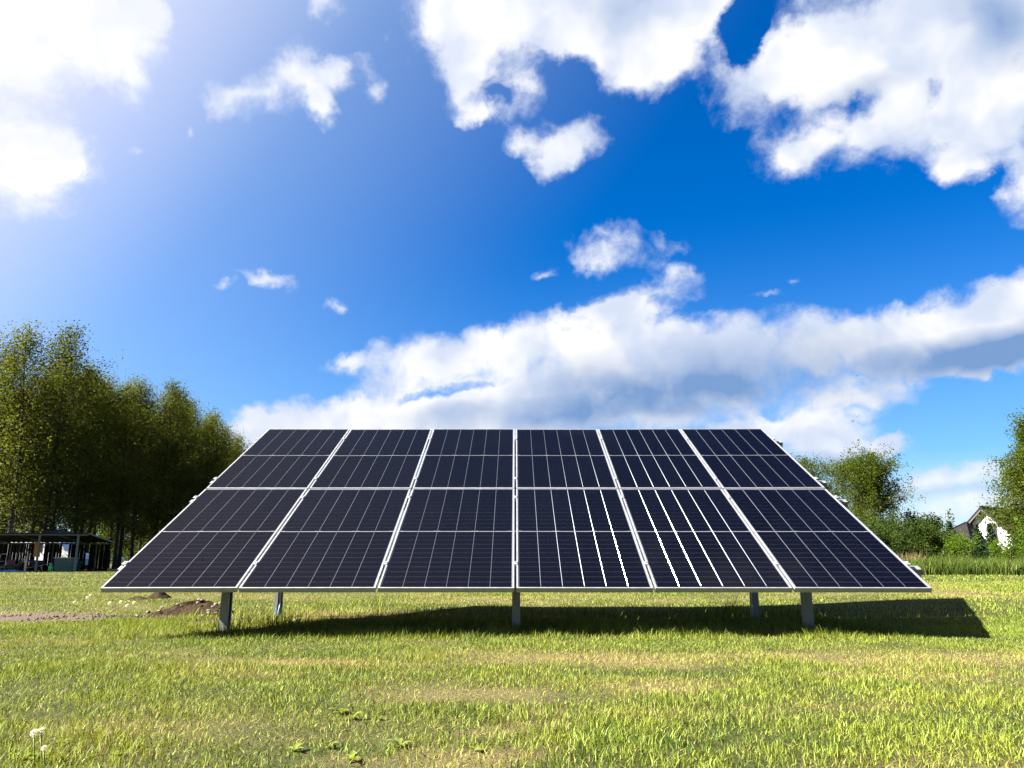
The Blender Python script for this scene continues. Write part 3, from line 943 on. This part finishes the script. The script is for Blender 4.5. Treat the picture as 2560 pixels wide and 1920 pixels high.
for sgn, nm in ((1, 'roof'), (-1, 'roof')):
    th = .16
    poly = [(0, RZ), (sgn * HW, EV), (sgn * HW, EV - th * 1.3), (0, RZ - th * 1.3)]
    roof = MB().prism(poly, 0, 0, 13.5).build(nm, M_TILE, house)
    m_ = MB()                                       # rows of roof tiles standing proud
    for k in range(13):
        f0, f1 = k / 13, (k + 1) / 13
        y0, z0, y1, z1 = sgn * HW * f0, RZ - HW * f0, sgn * HW * f1, RZ - HW * f1
        m_.prism([(y0, z0 + .012), (y1, z1 + .055), (y1, z1 + .004), (y0, z0 + .004)], 0, -.02, 13.5)
    m_.build('tile_courses', M_TILE, roof)
    MB().prism([(sgn * .02, RZ - .23), (sgn * HW, EV - .23), (sgn * HW, EV - .40), (sgn * .02, RZ - .40)], 0, -.03, .03).build('barge_board', M_WOODD, roof)
    for xx in (.2, .45):
        MB().prism([(sgn * .1, RZ - .32), (sgn * (HW - .45), EV + .12), (sgn * (HW - .45), EV - .02), (sgn * .1, RZ - .44)], 0, xx, xx + .06).build('rafter_tail', M_WOODD, roof)
MB().tube([(0 - .03, 0, RZ + .03), (13.5, 0, RZ + .03)], .09, 8).build('ridge_tiles', M_TILE, house)
def arch_poly(y0, y1, z0, z1, n=8):
    c, r_ = (y0 + y1) / 2, (y1 - y0) / 2
    return [(y0, z0), (y1, z0)] + [(c + r_ * math.cos(math.pi * k / n), z1 - r_ * .5 + r_ * .5 * math.sin(math.pi * k / n)) for k in range(n + 1)]
win = MB().prism(arch_poly(-1.05, -.35, 2.3, 4.25), 0, .50, .54).build('window', M_WOODD, house)
MB().prism(arch_poly(-.97, -.73, 2.4, 4.1), 0, .47, .495).build('pane', M_GLASS, win)
MB().prism(arch_poly(-.67, -.43, 2.4, 4.1), 0, .47, .495).build('pane', M_GLASS, win)
for k in range(3):
    x0 = 2.2 + k * 3.4
    w2 = MB().box(x0, x0 + 1.2, -HW + .42, -HW + .449, 1.1, 2.3).build('window', M_WOODD, house)
    MB().box(x0 + .08, x0 + .56, -HW + .39, -HW + .418, 1.18, 2.22).build('pane', M_GLASS, w2)
    MB().box(x0 + .64, x0 + 1.12, -HW + .39, -HW + .418, 1.18, 2.22).build('pane', M_GLASS, w2)
# low hipped wing before the gable
MB().box(-2.2, .549, .5, 3.6, -.3, 2.75).build('wing_wall', mat('grey_render', (.12, .12, .11), .85, nscale=3, namt=.1), house)
m_ = MB()
a_, b_, c_, d_ = (-2.7, .2, 2.72), (-2.7, 4.1, 2.72), (.55, 4.1, 2.72), (.55, .2, 2.72)
e_, f_ = (-.6, 1.3, 4.35), (.55, 1.3, 4.35)
low = [(x, y, z - .12) for x, y, z in (a_, b_, c_, d_)]
m_.add([a_, b_, c_, d_, e_, f_] + low, [(0, 4, 1), (1, 4, 5, 2), (0, 3, 5, 4), (6, 7, 8, 9), (0, 1, 7, 6), (1, 2, 8, 7), (0, 6, 9, 3), (2, 3, 9, 8), (2, 5, 3)])
wr = m_.build('wing_roof', M_TILE, house)
MB().tube([b_, (-.6, 1.3, 4.38)], .07, 6).build('hip_tiles', M_TILE, wr)
MB().tube([a_, (-.6, 1.3, 4.38)], .07, 6).build('hip_tiles', M_TILE, wr)
MB().tube([(-2.72, .2, 2.62), (-2.72, 4.1, 2.62)], .06, 6).build('gutter', M_STEEL, wr)

# ================================================================== open shed on the left
M_SHEDM = mat('grey_green_painted_steel', (.055, .075, .068), .5, .2, nscale=7, namt=.2)
M_SHEET = mat('dark_roof_sheet', (.018, .017, .018), .8, 0, .1, nscale=5, namt=.3)
fr = at(223, 1335, 42)
shed = tag(empty('open_shed', (fr.x, 42, 0), (0, 0, R(11.3))), 'low open shed with a dark lean-to roof on steel posts before the wood', 'shed')
ZF, ZB, SD, SW = fr.z, fr.z - .36, 4.6, 7.6
m_ = MB()
nw = 60
up_, dn_ = [], []
for k in range(nw + 1):
    x = -SW + SW * k / nw
    up_.append((x, .015 * (1 if k % 2 else -1)))
vs_ = []
for y, z in ((-.12, ZF + .01), (SD, ZB)):
    vs_ += [(x, y, z + d + .03) for x, d in up_] + [(x, y, z + d - .0) for x, d in up_]
n2 = nw + 1
fs_ = []
for k in range(nw):
    fs_ += [(k, k + 1, 2 * n2 + k + 1, 2 * n2 + k), (n2 + k + 1, n2 + k, 3 * n2 + k, 3 * n2 + k + 1), (k + 1, k, n2 + k, n2 + k + 1), (2 * n2 + k, 2 * n2 + k + 1, 3 * n2 + k + 1, 3 * n2 + k)]
fs_ += [(0, 2 * n2, 3 * n2, n2), (nw, n2 + nw, 3 * n2 + nw, 2 * n2 + nw)]
rf = m_.add(vs_, fs_).build('roof', M_SHEET, shed)
MB().prism([(-.13, ZF + .06), (SD, ZB + .05), (SD, ZB - .02), (-.13, ZF - .01)], 0, .001, .03).build('edge_trim', M_SHEDM, rf)
MB().box(-SW, -.02, -.06, .02, ZF - .085, ZF - .022).build('front_beam', M_SHEDM, shed)
MB().box(-SW, -.02, SD - .1, SD - .03, ZB - .10, ZB - .022).build('rear_beam', M_SHEDM, shed)
for x in (-.5, -2.35, -4.4, -6.4):
    MB().box(x - .045, x + .045, -.065, .025, -.2, ZF - .086).build('post', M_SHEDM, shed)
for x in (-.9, -3.2, -5.4):
    MB().box(x - .03, x + .03, SD - .095, SD - .035, -.2, ZB - .101).build('rear_post', M_SHEDM, shed)
for x in (-1.5, -3.4, -5.4):
    MB().prism([(.03, ZF - .03), (SD - .11, ZB - .02), (SD - .11, ZB - .08), (.03, ZF - .09)], 0, x - .025, x + .025).build('roof_rafter', M_SHEDM, shed)

M_BOARD = mat('dark_infill_board', (.010, .008, .006), .9, spec=.05, nscale=7, namt=.4)  # boards added to darken the shed's open back and cover the van
rs_ = np.random.default_rng(77)
xb = -SW + .05
while xb < -.35:
    wb = rs_.uniform(.12, .3)
    if not (-4.15 < xb < -3.75 or -2.75 < xb < -2.5 or -1.95 < xb < -1.85 or -1.5 < xb < -1.35):
        MB().box(xb, xb + wb - .015, SD - .025, SD - .003, .02, ZB - .03 - rs_.random() * .05).build('darkening_board', M_BOARD, shed)
    xb += wb
def shed_pt(px, Y):
    return Vector((X_at(px, Y), Y, 0))
def thing(name, px, Y, label, cat, rz=0.0, group=None):
    p = shed_pt(px, Y)
    return tag(empty(name, (p.x, p.y, gzs(p.x, p.y)), (0, 0, rz)), label, cat, group)

M_GREEN = mat('dark_green_plastic', (.012, .075, .065), .45, nscale=4, namt=.2)
M_LIMEP = mat('bright_green_paint', (.05, .36, .10), .4, nscale=8, namt=.15)
M_ORANGE = mat('orange_cloth', (.75, .32, .03), .8, nscale=3, namt=.2)
M_RED = mat('dull_red_paint', (.16, .03, .03), .6, nscale=5, namt=.3)
M_TARP = mat('blue_tarpaulin', (.05, .20, .42), .45, nscale=5, namt=.25)
M_PALE = mat('pale_timber', (.45, .36, .24), .8, nscale=9, namt=.25)
M_GREY = mat('grey_metal', (.32, .33, .34), .4, .6, nscale=9, namt=.2)
M_RUB = mat('black_rubber', (.02, .02, .02), .8, nscale=12, namt=.2)
M_VAN = mat('white_van_paint', (.6, .6, .6), .3, 0, .5, coat=.5)

t = thing('storage_bin', 166, 43.2, 'dark green plastic storage bin under the shed roof', 'bin')
MB().prism([(-.42, 0), (.42, 0), (.48, .70), (-.48, .70)], 1, -.32, .32).build('body', M_GREEN, t)
lid = MB().box(-.52, .52, -.36, .36, .70, .75).build('lid', M_GREEN, t)
MB().box(-.5, .5, -.375, -.361, .705, .735).build('lid_rim', M_GREY, lid)
for z in (.2, .45):
    MB().box(-.45 - z * .06, .45 + z * .06, -.335, -.32, z, z + .03).build('rib', M_GREEN, t)
t = thing('gas_bottle', 129, 42.1, 'small bright green gas bottle on the grass by the shed post', 'gas bottle')
MB().lathe([(.09, 0), (.11, .02), (.115, .24), (.10, .30), (.05, .34), (.03, .36)], 14).build('body', M_LIMEP, t)
cl_ = MB().lathe([(.075, .33), (.08, .44), (.07, .44), (.068, .33)], 12).build('collar', M_LIMEP, t)
MB().tube([(0, 0, .35), (0, 0, .42)], .016, 8).build('valve', M_GREY, t)
t = thing('hanging_cloth', 88, 43.6, 'orange cloth hanging inside the open shed', 'cloth')
vs_, fs_ = [], []
for k in range(13):
    for z in (1.58, 1.2, .78):
        x = -.16 + .32 * k / 12 * (1 + .35 * (1.58 - z))
        vs_.append((x, .045 * math.sin(k * 1.9 + z), z))
for k in range(12):
    for j in range(2):
        fs_.append((k * 3 + j, k * 3 + 3 + j, k * 3 + 4 + j, k * 3 + 1 + j))
nb = len(vs_)
vs_ += [(x, y + .02, z) for x, y, z in vs_]
fs_ += [tuple(i + nb for i in f[::-1]) for f in fs_]
MB().add(vs_, fs_, True).build('cloth', M_ORANGE, t)
MB().tube([(-.17, .01, 1.585), (.17, .01, 1.585)], .012, 6).build('hanger_bar', M_GREY, t)
MB().tube([(0, .01, 1.585), (0, .01, 1.84)], .006, 5).build('cord', M_GREY, t)
t = thing('wheelbarrow', 96, 43.0, 'dark wheelbarrow under the orange cloth in the shed', 'wheelbarrow', .5)
MB().add([(-.45, -.3, .62), (.35, -.3, .58), (.35, .3, .58), (-.45, .3, .62), (-.25, -.2, .3), (.2, -.2, .32), (.2, .2, .32), (-.25, .2, .3)],
         [(4, 5, 6, 7), (0, 1, 5, 4), (1, 2, 6, 5), (2, 3, 7, 6), (3, 0, 4, 7)]).build('tray', mat('dark_purple_paint', (.045, .02, .05), .6), t)
for y in (-.22, .22):
    MB().tube([(-.55, y * .3, .2), (.1, y, .3), (.8, y, .55)], .016, 6).build('handle', M_GREY, t)
    MB().tube([(.15, y, .32), (.25, y, 0)], .014, 6).build('leg', M_GREY, t)
MB().lathe([(.13, -.03), (.18, -.03), (.18, .03), (.13, .03)], 16).build('wheel', M_RUB, t, (-.5, 0, .18), (R(90), 0, 0))
t = thing('hand_truck', 6, 42.2, 'grey tubular hand truck standing by the left edge of the shed', 'hand truck')
MB().tube([(-.17, 0, .02), (-.17, .05, .86), (-.12, .05, .93), (.12, .05, .93), (.17, .05, .86), (.17, 0, .02)], .018, 6).build('frame', M_GREY, t)
for z in (.25, .55):
    MB().tube([(-.17, .02, z), (.17, .02, z)], .012, 6).build('rung', M_GREY, t)
MB().box(-.2, .2, -.22, 0, .01, .025).build('toe_plate', M_GREY, t)
for s in (-1, 1):
    MB().lathe([(.02, -.03), (.1, -.03), (.1, .03), (.02, .03)], 14).build('wheel', M_RUB, t, (s * .24, .06, .1), (0, R(90), 0))
t = thing('mower', 28, 43.3, 'dark push mower with a red engine cover in the shed', 'mower', .3)
MB().prism([(-.4, .12), (.4, .12), (.42, .3), (.2, .38), (-.3, .38), (-.42, .28)], 1, -.24, .24).build('deck', M_BLACK, t)
MB().prism([(-.18, .38), (.18, .38), (.14, .6), (-.12, .62)], 1, -.15, .15).build('engine_cover', M_RED, t)
for x in (-.32, .32):
    for y in (-.27, .27):
        MB().lathe([(.03, -.025), (.12, -.025), (.12, .025), (.03, .025)], 14).build('wheel', M_RUB, t, (x, y, .12), (R(90), 0, 0))
MB().tube([(.35, -.2, .3), (.9, -.2, .95), (.9, .2, .95), (.35, .2, .3)], .014, 6).build('handle', M_GREY, t)
t = thing('timber_post', 66, 42.0, 'pale weathered timber standing upright at the shed front', 'timber', .2)
MB().prism([(-.045, -.05), (.04, -.05), (.055, .52), (.035, .82), (-.02, .80), (-.05, .4)], 1, -.035, .035).build('plank', M_PALE, t)
MB().box(-.05, .05, -.045, -.036, .3, .36).build('cross_piece', M_PALE, t)
t = tag(MB().tube([(-.35, 0, 0), (.1, .15, 0), (.6, .1, 0), (1.0, .2, 0)], [.02, .16, .13, .02], 8).build('folded_tarpaulin', M_TARP, None), 'blue tarpaulin folded on the ground at the left end of the shed', 'tarpaulin')
p = shed_pt(12, 41.6); t.location = (p.x, p.y, gzs(p.x, p.y) + .05); t.scale = (1, 1, .45)
t = thing('bundle_of_rods', 46, 43.6, 'thin metal rods leaning in the shed beside the mower', 'rods')
for k in range(4):
    MB().tube([(-.3 + .22 * k, 0, 0), (-.12 + .2 * k, .25, 1.5 - .06 * k)], .014, 5).build('rod', M_GREY, t)
t = thing('tyre_stack', 186, 44.0, 'stack of old black tyres beside the green bin', 'tyres')
for k in range(3):
    MB().lathe([(.17, .0), (.29, .0), (.33, .06), (.33, .13), (.29, .18), (.17, .18), (.17, 0)], 18).build('tyre', M_RUB, t, (.02 * k, .01, .185 * k))

# white van behind the shed
vx0, vx1 = X_at(36, 46.9), X_at(212, 46.9)
van = tag(empty('white_van', ((vx0 + vx1) / 2, 46.9, 0)), 'white van parked behind the open shed', 'van')
Lh = (vx1 - vx0) / 2
MB().prism([(-Lh, .35), (Lh - .05, .35), (Lh, .7), (Lh - .15, 1.0), (Lh - .75, 1.15), (Lh - 1.2, 1.72), (Lh - 1.5, 1.80), (-Lh + .08, 1.82), (-Lh, 1.6)], 1, -.8, .8).build('body', M_VAN, van)
for x0, x1 in ((-Lh + .3, -Lh + 1.0), (-Lh + 1.25, -Lh + 2.0)):
    MB().box(x0, x1, -.815, -.802, 1.12, 1.62).build('window', M_GLASS, van)
MB().prism([(Lh - 1.95, 1.12), (Lh - .98, 1.12), (Lh - 1.35, 1.62), (Lh - 1.95, 1.62)], 1, -.815, -.802).build('window', M_GLASS, van)
for x in (-Lh + .75, Lh - .75):
    for y in (-.76, .76):
        wh = MB().lathe([(.2, -.1), (.33, -.1), (.34, 0), (.33, .1), (.2, .1)], 18).build('wheel', M_RUB, van, (x, y, .33), (R(90), 0, 0))
        MB().lathe([(.02, -.08), (.2, -.09), (.2, .09), (.02, .08)], 14).build('rim', M_GREY, wh)
# blue canopy in the wood
cx_, cy_ = X_at(135, 52.8), 52.8
t = tag(empty('blue_canopy', (cx_, cy_, 0)), 'blue tarpaulin canopy seen above the shed roof between the trunks', 'canopy')
m_ = MB().prism([(-1.1, 2.32), (0, 2.62), (1.1, 2.32), (1.1, 2.12), (1.07, 2.12), (1.07, 2.30), (0, 2.59), (-1.07, 2.30), (-1.07, 2.12), (-1.1, 2.12)], 0, -.55, .55)
m_.build('cover', mat('bright_blue_tarpaulin', (.03, .25, .62), .4, nscale=4, namt=.2), t)
for x in (-.5, .5):
    for y in (-1.02, 1.02):
        MB().tube([(x, y, -.1), (x, y, 2.31)], .025, 6).build('post', M_GREY, t)

# ================================================================== earth mounds, stones, weeds and flowers
def mound_material():
    m = bpy.data.materials.new('dug_earth'); m.use_nodes = True
    g = G(m.node_tree); b = m.node_tree.nodes['Principled BSDF']
    tcn = g.node('ShaderNodeTexCoord'); n = g.noise(tcn.outputs['Object'], 26, 6, .7); n3 = g.noise(tcn.outputs['Object'], 4, 3, .6)
    c = g.mix(g.range(n, .35, .7), (.007, .0042, .0026), (.028, .018, .011))
    g.l.new(g.mix(g.range(n3, .45, .7, 0, .5), c, (.055, .040, .026)), b.inputs['Base Color']); b.inputs['Roughness'].default_value = 1.0; b.inputs['Specular IOR Level'].default_value = .03
    bp = g.node('ShaderNodeBump'); bp.inputs['Strength'].default_value = .9; bp.inputs['Distance'].default_value = .03
    g.l.new(n, bp.inputs['Height']); g.l.new(bp.outputs[0], b.inputs['Normal'])
    return m
M_EARTH = mound_material()
def mound(x, y, rx, ry, h, seed, label, skew=0.0):
    r = np.random.default_rng(seed); n = 44
    u = np.linspace(-1, 1, n); UX, UY = np.meshgrid(u, u)
    px_, py_ = UX.ravel() * rx, UY.ravel() * ry
    d = np.hypot(UX.ravel() - skew, UY.ravel())
    edge = np.hypot(UX.ravel(), UY.ravel())
    z = h * np.clip(1 - d ** 1.3, 0, 1) + h * .28 * np.clip(1 - edge, 0, 1) * (fbm(px_ * 9, py_ * 9, 1.0, seed, 4) - .35) * 2
    z += h * .5 * (fbm(px_, py_, .07, seed + 3, 3) - .45) * np.clip(1.1 - edge, 0, 1)
    z = np.where(edge > .98, -.04, z) + gz(x + px_, y + py_) - gzs(x, y)
    V = np.stack([px_, py_, z], 1)
    a = (np.arange(n - 1)[:, None] * n + np.arange(n - 1)[None]).ravel()
    o = link('earth_mound', mesh_np('earth_mound', V, np.stack([a, a + 1, a + n + 1, a + n], 1), smooth=True), M_EARTH, None, (x, y, gzs(x, y)))
    return tag(o, label, 'earth mound', 'mounds of dug earth')
mx_, my_ = gpix(478, 1538)
mound(mx_, my_, .52, .45, .16, 501, 'stony mound of dug earth left of the front post', .12)
m2x, m2y = gpix(397, 1494)
mound(m2x, m2y, .22, .2, .13, 502, 'small dark molehill behind the stony mound')
m3x, m3y = gpix(345, 1497)
mound(m3x, m3y, .20, .16, .05, 503, 'low flat scrape of earth left of the molehill')

M_STONE = mat('pale_stone', (.12, .10, .078), .9, spec=.1, nscale=10, namt=.25, bump=.4)
def stone(x, y, s, seed, z, label):
    r = np.random.default_rng(seed)
    vs, fs = [], []
    n, k = 8, 5
    for i in range(k):
        ph = math.pi * (i + .0) / (k - 1)
        for j in range(n):
            th = 2 * math.pi * j / n
            q = .75 + .5 * r.random()
            vs.append((s * q * math.sin(ph) * math.cos(th) * 1.2 + 1e-4 * j, s * q * math.sin(ph) * math.sin(th), s * .7 * q * math.cos(ph) if 0 < i < k - 1 else s * .6 * math.cos(ph)))
    for i in range(k - 1):
        for j in range(n):
            fs.append((i * n + j, (i + 1) * n + j, (i + 1) * n + (j + 1) % n, i * n + (j + 1) % n))
    o = MB().add(vs, fs).build('stone', M_STONE, None, (x, y, z), (0, 0, r.random() * 6))
    return tag(o, label, 'stone', 'stones thrown out with the dug earth')
rs = np.random.default_rng(9)
for k in range(26):
    dx, dy = rs.uniform(-.5, .55), rs.uniform(-.48, .05)
    hgt = .17 * max(0, 1 - math.hypot((dx / .62 - .12), dy / .5) ** 1.3) * 1.05
    stone(mx_ + dx, my_ + dy, rs.uniform(.010, .026), 600 + k, gzs(mx_ + dx, my_ + dy) + hgt + .012, 'pale stone lying on the front slope of the stony earth mound')
for k in range(18):
    sx, sy = gpix(rs.uniform(0, 250), rs.uniform(1536, 1562))
    stone(sx, sy, rs.uniform(.008, .018), 640 + k, gzs(sx, sy) + .012, 'small stone on the strip of bare soil at the left edge')
sx, sy = gpix(739, 1560)
stone(sx, sy, .03, 660, gzs(sx, sy) + .03, 'single white stone in the grass right of the left rear post')

# crumbs of soil lying on the bare places
rc = np.random.default_rng(88)
cpos = []
for (a_, b_, rx_, ry_) in SOIL:
    for k in range(110):
        u, v = rc.normal() * .45, rc.normal() * .45
        cpos.append((a_ + u * rx_ * 1.2, b_ + v * ry_ * 1.2))
cpos = np.array(cpos)
cv, cf = [], []
for (x, y) in cpos:
    sz = .005 + .016 * rc.random() ** 2
    b0 = len(cv); z = gzs(x, y) + .012
    for d in ((1, 0, -.3), (-.5, .9, -.3), (-.6, -.8, -.3), (.1, .05, .9), (.7, .6, .35), (-.8, .1, .4)):
        cv.append((x + d[0] * sz * (.7 + .6 * rc.random()), y + d[1] * sz * (.7 + .6 * rc.random()), z + d[2] * sz * (.7 + .5 * rc.random())))
    for f in ((0, 4, 2), (0, 1, 4), (1, 3, 4), (4, 3, 2), (1, 5, 3), (5, 2, 3), (1, 2, 5), (0, 2, 1)):
        cf.append(tuple(b0 + i for i in f))
tag(link('soil_crumbs', mesh_np('soil_crumbs', np.array(cv), np.array(cf)), mat('soil_crumb', (.055, .041, .028), .95, spec=.05, nscale=6, namt=.4)), 'loose crumbs of grey brown soil on the bare strip and round the mound', 'soil', kind='stuff')

# dandelion clocks
M_PUFF = leaf_mat('dandelion_down', (.5, .5, .49), (.62, .62, .60), .5)
M_STEM = mat('flower_stem', (.16, .2, .06), .6)
rp = np.random.default_rng(15)
pv = rp.normal(size=(420, 3)); pv /= np.linalg.norm(pv, axis=1)[:, None]
ME_PUFF = mesh_np('seed_head', leaf_cloud(pv * .021 * (.55 + .45 * rp.random((420, 1))), .001, .006, rp), np.arange(1680).reshape(-1, 4), rnd=rp.random(420))
def dandelion(px, py, h, label, s=1.0):
    d = ray(px, py); tt = (h - CAM_H) / d.z
    x, y = d.x * tt, d.y * tt
    o = tag(empty('dandelion_clock', (x, y, gzs(x, y))), label, 'flower', 'dandelion clocks in the lawn')
    hh = h - gzs(x, y)
    MB().tube([(.01, .01, -.01), (.0, .006, hh * .6), (0, 0, hh - .006)], .0022, 5).build('stem', M_STEM, o)
    q = link('seed_head', ME_PUFF, M_PUFF, o, (0, 0, hh)); q.scale = (s, s, s)
dandelion(86, 1832, .10, 'largest white dandelion clock in the left foreground', .6)
dandelion(104, 1826, .105, 'second white dandelion clock touching the largest one', .48)
dandelion(110, 1870, .07, 'low white dandelion clock under the foreground pair', .4)
for px, py, lb in ((274, 1508, 'left'), (302, 1505, 'second'), (318, 1514, 'third'), (335, 1507, 'fourth')):
    dandelion(px, py, .09, f'far white dandelion clock behind the bare soil, {lb} of the row of four', 1.1)
for px, py, lb in ((186, 1506, 'leftmost of the three'), (218, 1494, 'highest of the three'), (226, 1488, 'rightmost of the three')):
    dandelion(px, py, .09, f'far white dandelion clock above the bare soil, {lb}', 1.0)

# broad leaved weeds
M_WEED = leaf_mat('weed_leaves', (.085, .125, .014), (.17, .20, .04), .45, gloss=.2)
def weed(px, py, s, n, seed, label, name='broadleaf_weed', tall=1.1):
    r = np.random.default_rng(seed)
    x, y = gpix(px, py)
    o = tag(empty(name, (x, y, gzs(x, y))), label, 'weed', 'broad leaved weeds in the foreground')
    for k in range(n):
        az = k * 2.4 + r.normal() * .3; L = s * (.6 + .6 * r.random()); w = L * (.16 + .10 * r.random()); up = tall * (.3 + r.random())
        vs, fs = [], []
        for i in range(6):
            t = i / 5
            cx, cz = L * t, L * (up * t - .75 * up * t * t) + .004
            ww = w * math.sin(math.pi * min(1, .08 + t * .92)) ** .8 * (1 if i % 2 == 0 else .78)
            for sgn in (-1, 0, 1):
                vs.append((cx * math.cos(az) - sgn * ww * math.sin(az), cx * math.sin(az) + sgn * ww * math.cos(az), cz + abs(sgn) * ww * .35))
        for i in range(5):
            for j in range(2):
                fs.append((i * 3 + j, i * 3 + j + 1, i * 3 + j + 4, i * 3 + j + 3))
        me = mesh_np('leaf', np.array(vs), np.array(fs), smooth=True, rnd=np.full(len(fs), r.random()))
        link('leaf', me, M_WEED, o)
    return o
W_ = [(850, 1786, .085, 9, 'grey green leafy weed left of centre in the foreground'), (880, 1800, .07, 7, 'weed with pointed leaves just right of the grey green one'), (945, 1800, .06, 6, 'small pale weed near the centre of the foreground'),
      (1000, 1868, .075, 7, 'weed with long leaves by the bare patch in the foreground'), (822, 1872, .06, 6, 'weed with a pale upturned leaf low in the foreground'), (880, 1905, .085, 8, 'dark leaved weed at the bottom edge left of centre'),
      (735, 1880, .07, 7, 'weed at the bottom edge left of the dark leaved one'), (1190, 1880, .06, 7, 'lobed weed right of the bare patch in the foreground'), (60, 1900, .08, 8, 'weed in the bottom left corner'),
      (150, 1860, .06, 7, 'weed right of the dandelion clocks'), (300, 1890, .06, 6, 'small weed at the bottom edge right of the dandelions'), (1460, 1860, .05, 6, 'small weed in the bright grass right of centre')]
for i, (px, py, s, n, lb) in enumerate(W_):
    weed(px, py, s * .62, n, 700 + i, lb)

# tufts of long grass under the array
def tuft(px, py, n, h, sp_, seed, label):
    r = np.random.default_rng(seed)
    x0, y0 = gpix(px, py)
    x = x0 + r.normal(size=n) * sp_; y = y0 + r.normal(size=n) * sp_ * .8
    Vv, Ff, nv, nf = blades(x, y, h * (.4 + .6 * r.random(n)), .003 + .004 * r.random(n), np.clip(.1 + .6 * r.random(n), 0, .9), 2, r)
    Vv = Vv - np.array([x0, y0, 0])
    me = mesh_np('grass_tuft', Vv, Ff, rnd=np.repeat(r.random(n), nf), attr={'dry': np.zeros(len(Vv))})
    return tag(link('grass_tuft', me, M_GRASS, None, (x0, y0, 0)), label, 'grass tuft', kind='stuff')
tuft(1826, 1546, 90, .36, .07, 801, 'dark spiky tuft of long grass left of the right rear post')
tuft(655, 1566, 220, .24, .16, 802, 'tuft of long grass between the left posts')
tuft(705, 1560, 200, .18, .16, 803, 'tuft of long grass at the foot of the left rear post')
tuft(570, 1584, 130, .17, .10, 804, 'tuft of grass at the foot of the left front post')
tuft(455, 1575, 160, .15, .18, 805, 'tuft of grass left of the left front post')
tuft(760, 1572, 220, .16, .25, 806, 'tuft of long grass where the array shadow begins')
tuft(1295, 1572, 160, .17, .14, 807, 'tuft of grass at the foot of the middle post')
tuft(2000, 1570, 130, .15, .12, 808, 'tuft of grass at the foot of the right front post')
tuft(1700, 1560, 130, .14, .2, 809, 'shaded grass tuft between the middle and right posts')
tuft(1420, 1560, 150, .14, .13, 810, 'shaded grass tuft just right of the middle post')
tuft(320, 1562, 110, .13, .12, 811, 'grass tuft at the right end of the bare soil strip')

# ================================================================== birds
def bird(px, py, Y, s, rz, flap, label):
    p = at(px, py, Y)
    o = tag(empty('bird', p, (0, .15, rz)), label, 'bird', 'small dark birds in the sky')
    MB().tube([(-.10, 0, 0), (-.06, 0, .01), (.02, 0, .015), (.08, 0, .01), (.12, 0, .0)], [.004, .025, .032, .022, .004], 8).build('body', M_BLACK, o)
    MB().add([(-.10, -.01, 0), (-.10, .01, 0), (-.19, .035, 0), (-.16, 0, .0), (-.19, -.035, 0), (-.1, 0, .006)], [(0, 4, 3, 5), (5, 3, 2, 1)]).build('tail', M_BLACK, o)
    for sg in (-1, 1):
        MB().add([(.05, sg * .02, .015), (-.04, sg * .02, .012), (-.02, sg * .13, .015 + flap * .08), (.05, sg * .12, .02 + flap * .08), (-.06, sg * .27, .01 + flap * .05), (-.01, sg * .14, .028 + flap * .08)],
                 [(0, 1, 2, 3), (3, 2, 4), (0, 3, 5), (3, 4, 5)]).build('wing', M_BLACK, o)
    o.scale = (s, s, s)
bird(2142, 940, 60, .7, .3, .2, 'highest dark bird in the sky left of the grey cloud base')
bird(2143, 1042, 60, .75, 1.2, 1.5, 'dark bird above and right of its neighbour over the low clouds')
bird(2132, 1053, 60, .8, .2, .2, 'dark bird just below its neighbour over the low clouds')
bird(2335, 1308, 55, 1.0, .4, .7, 'bird flying low above the hedge left of the house')
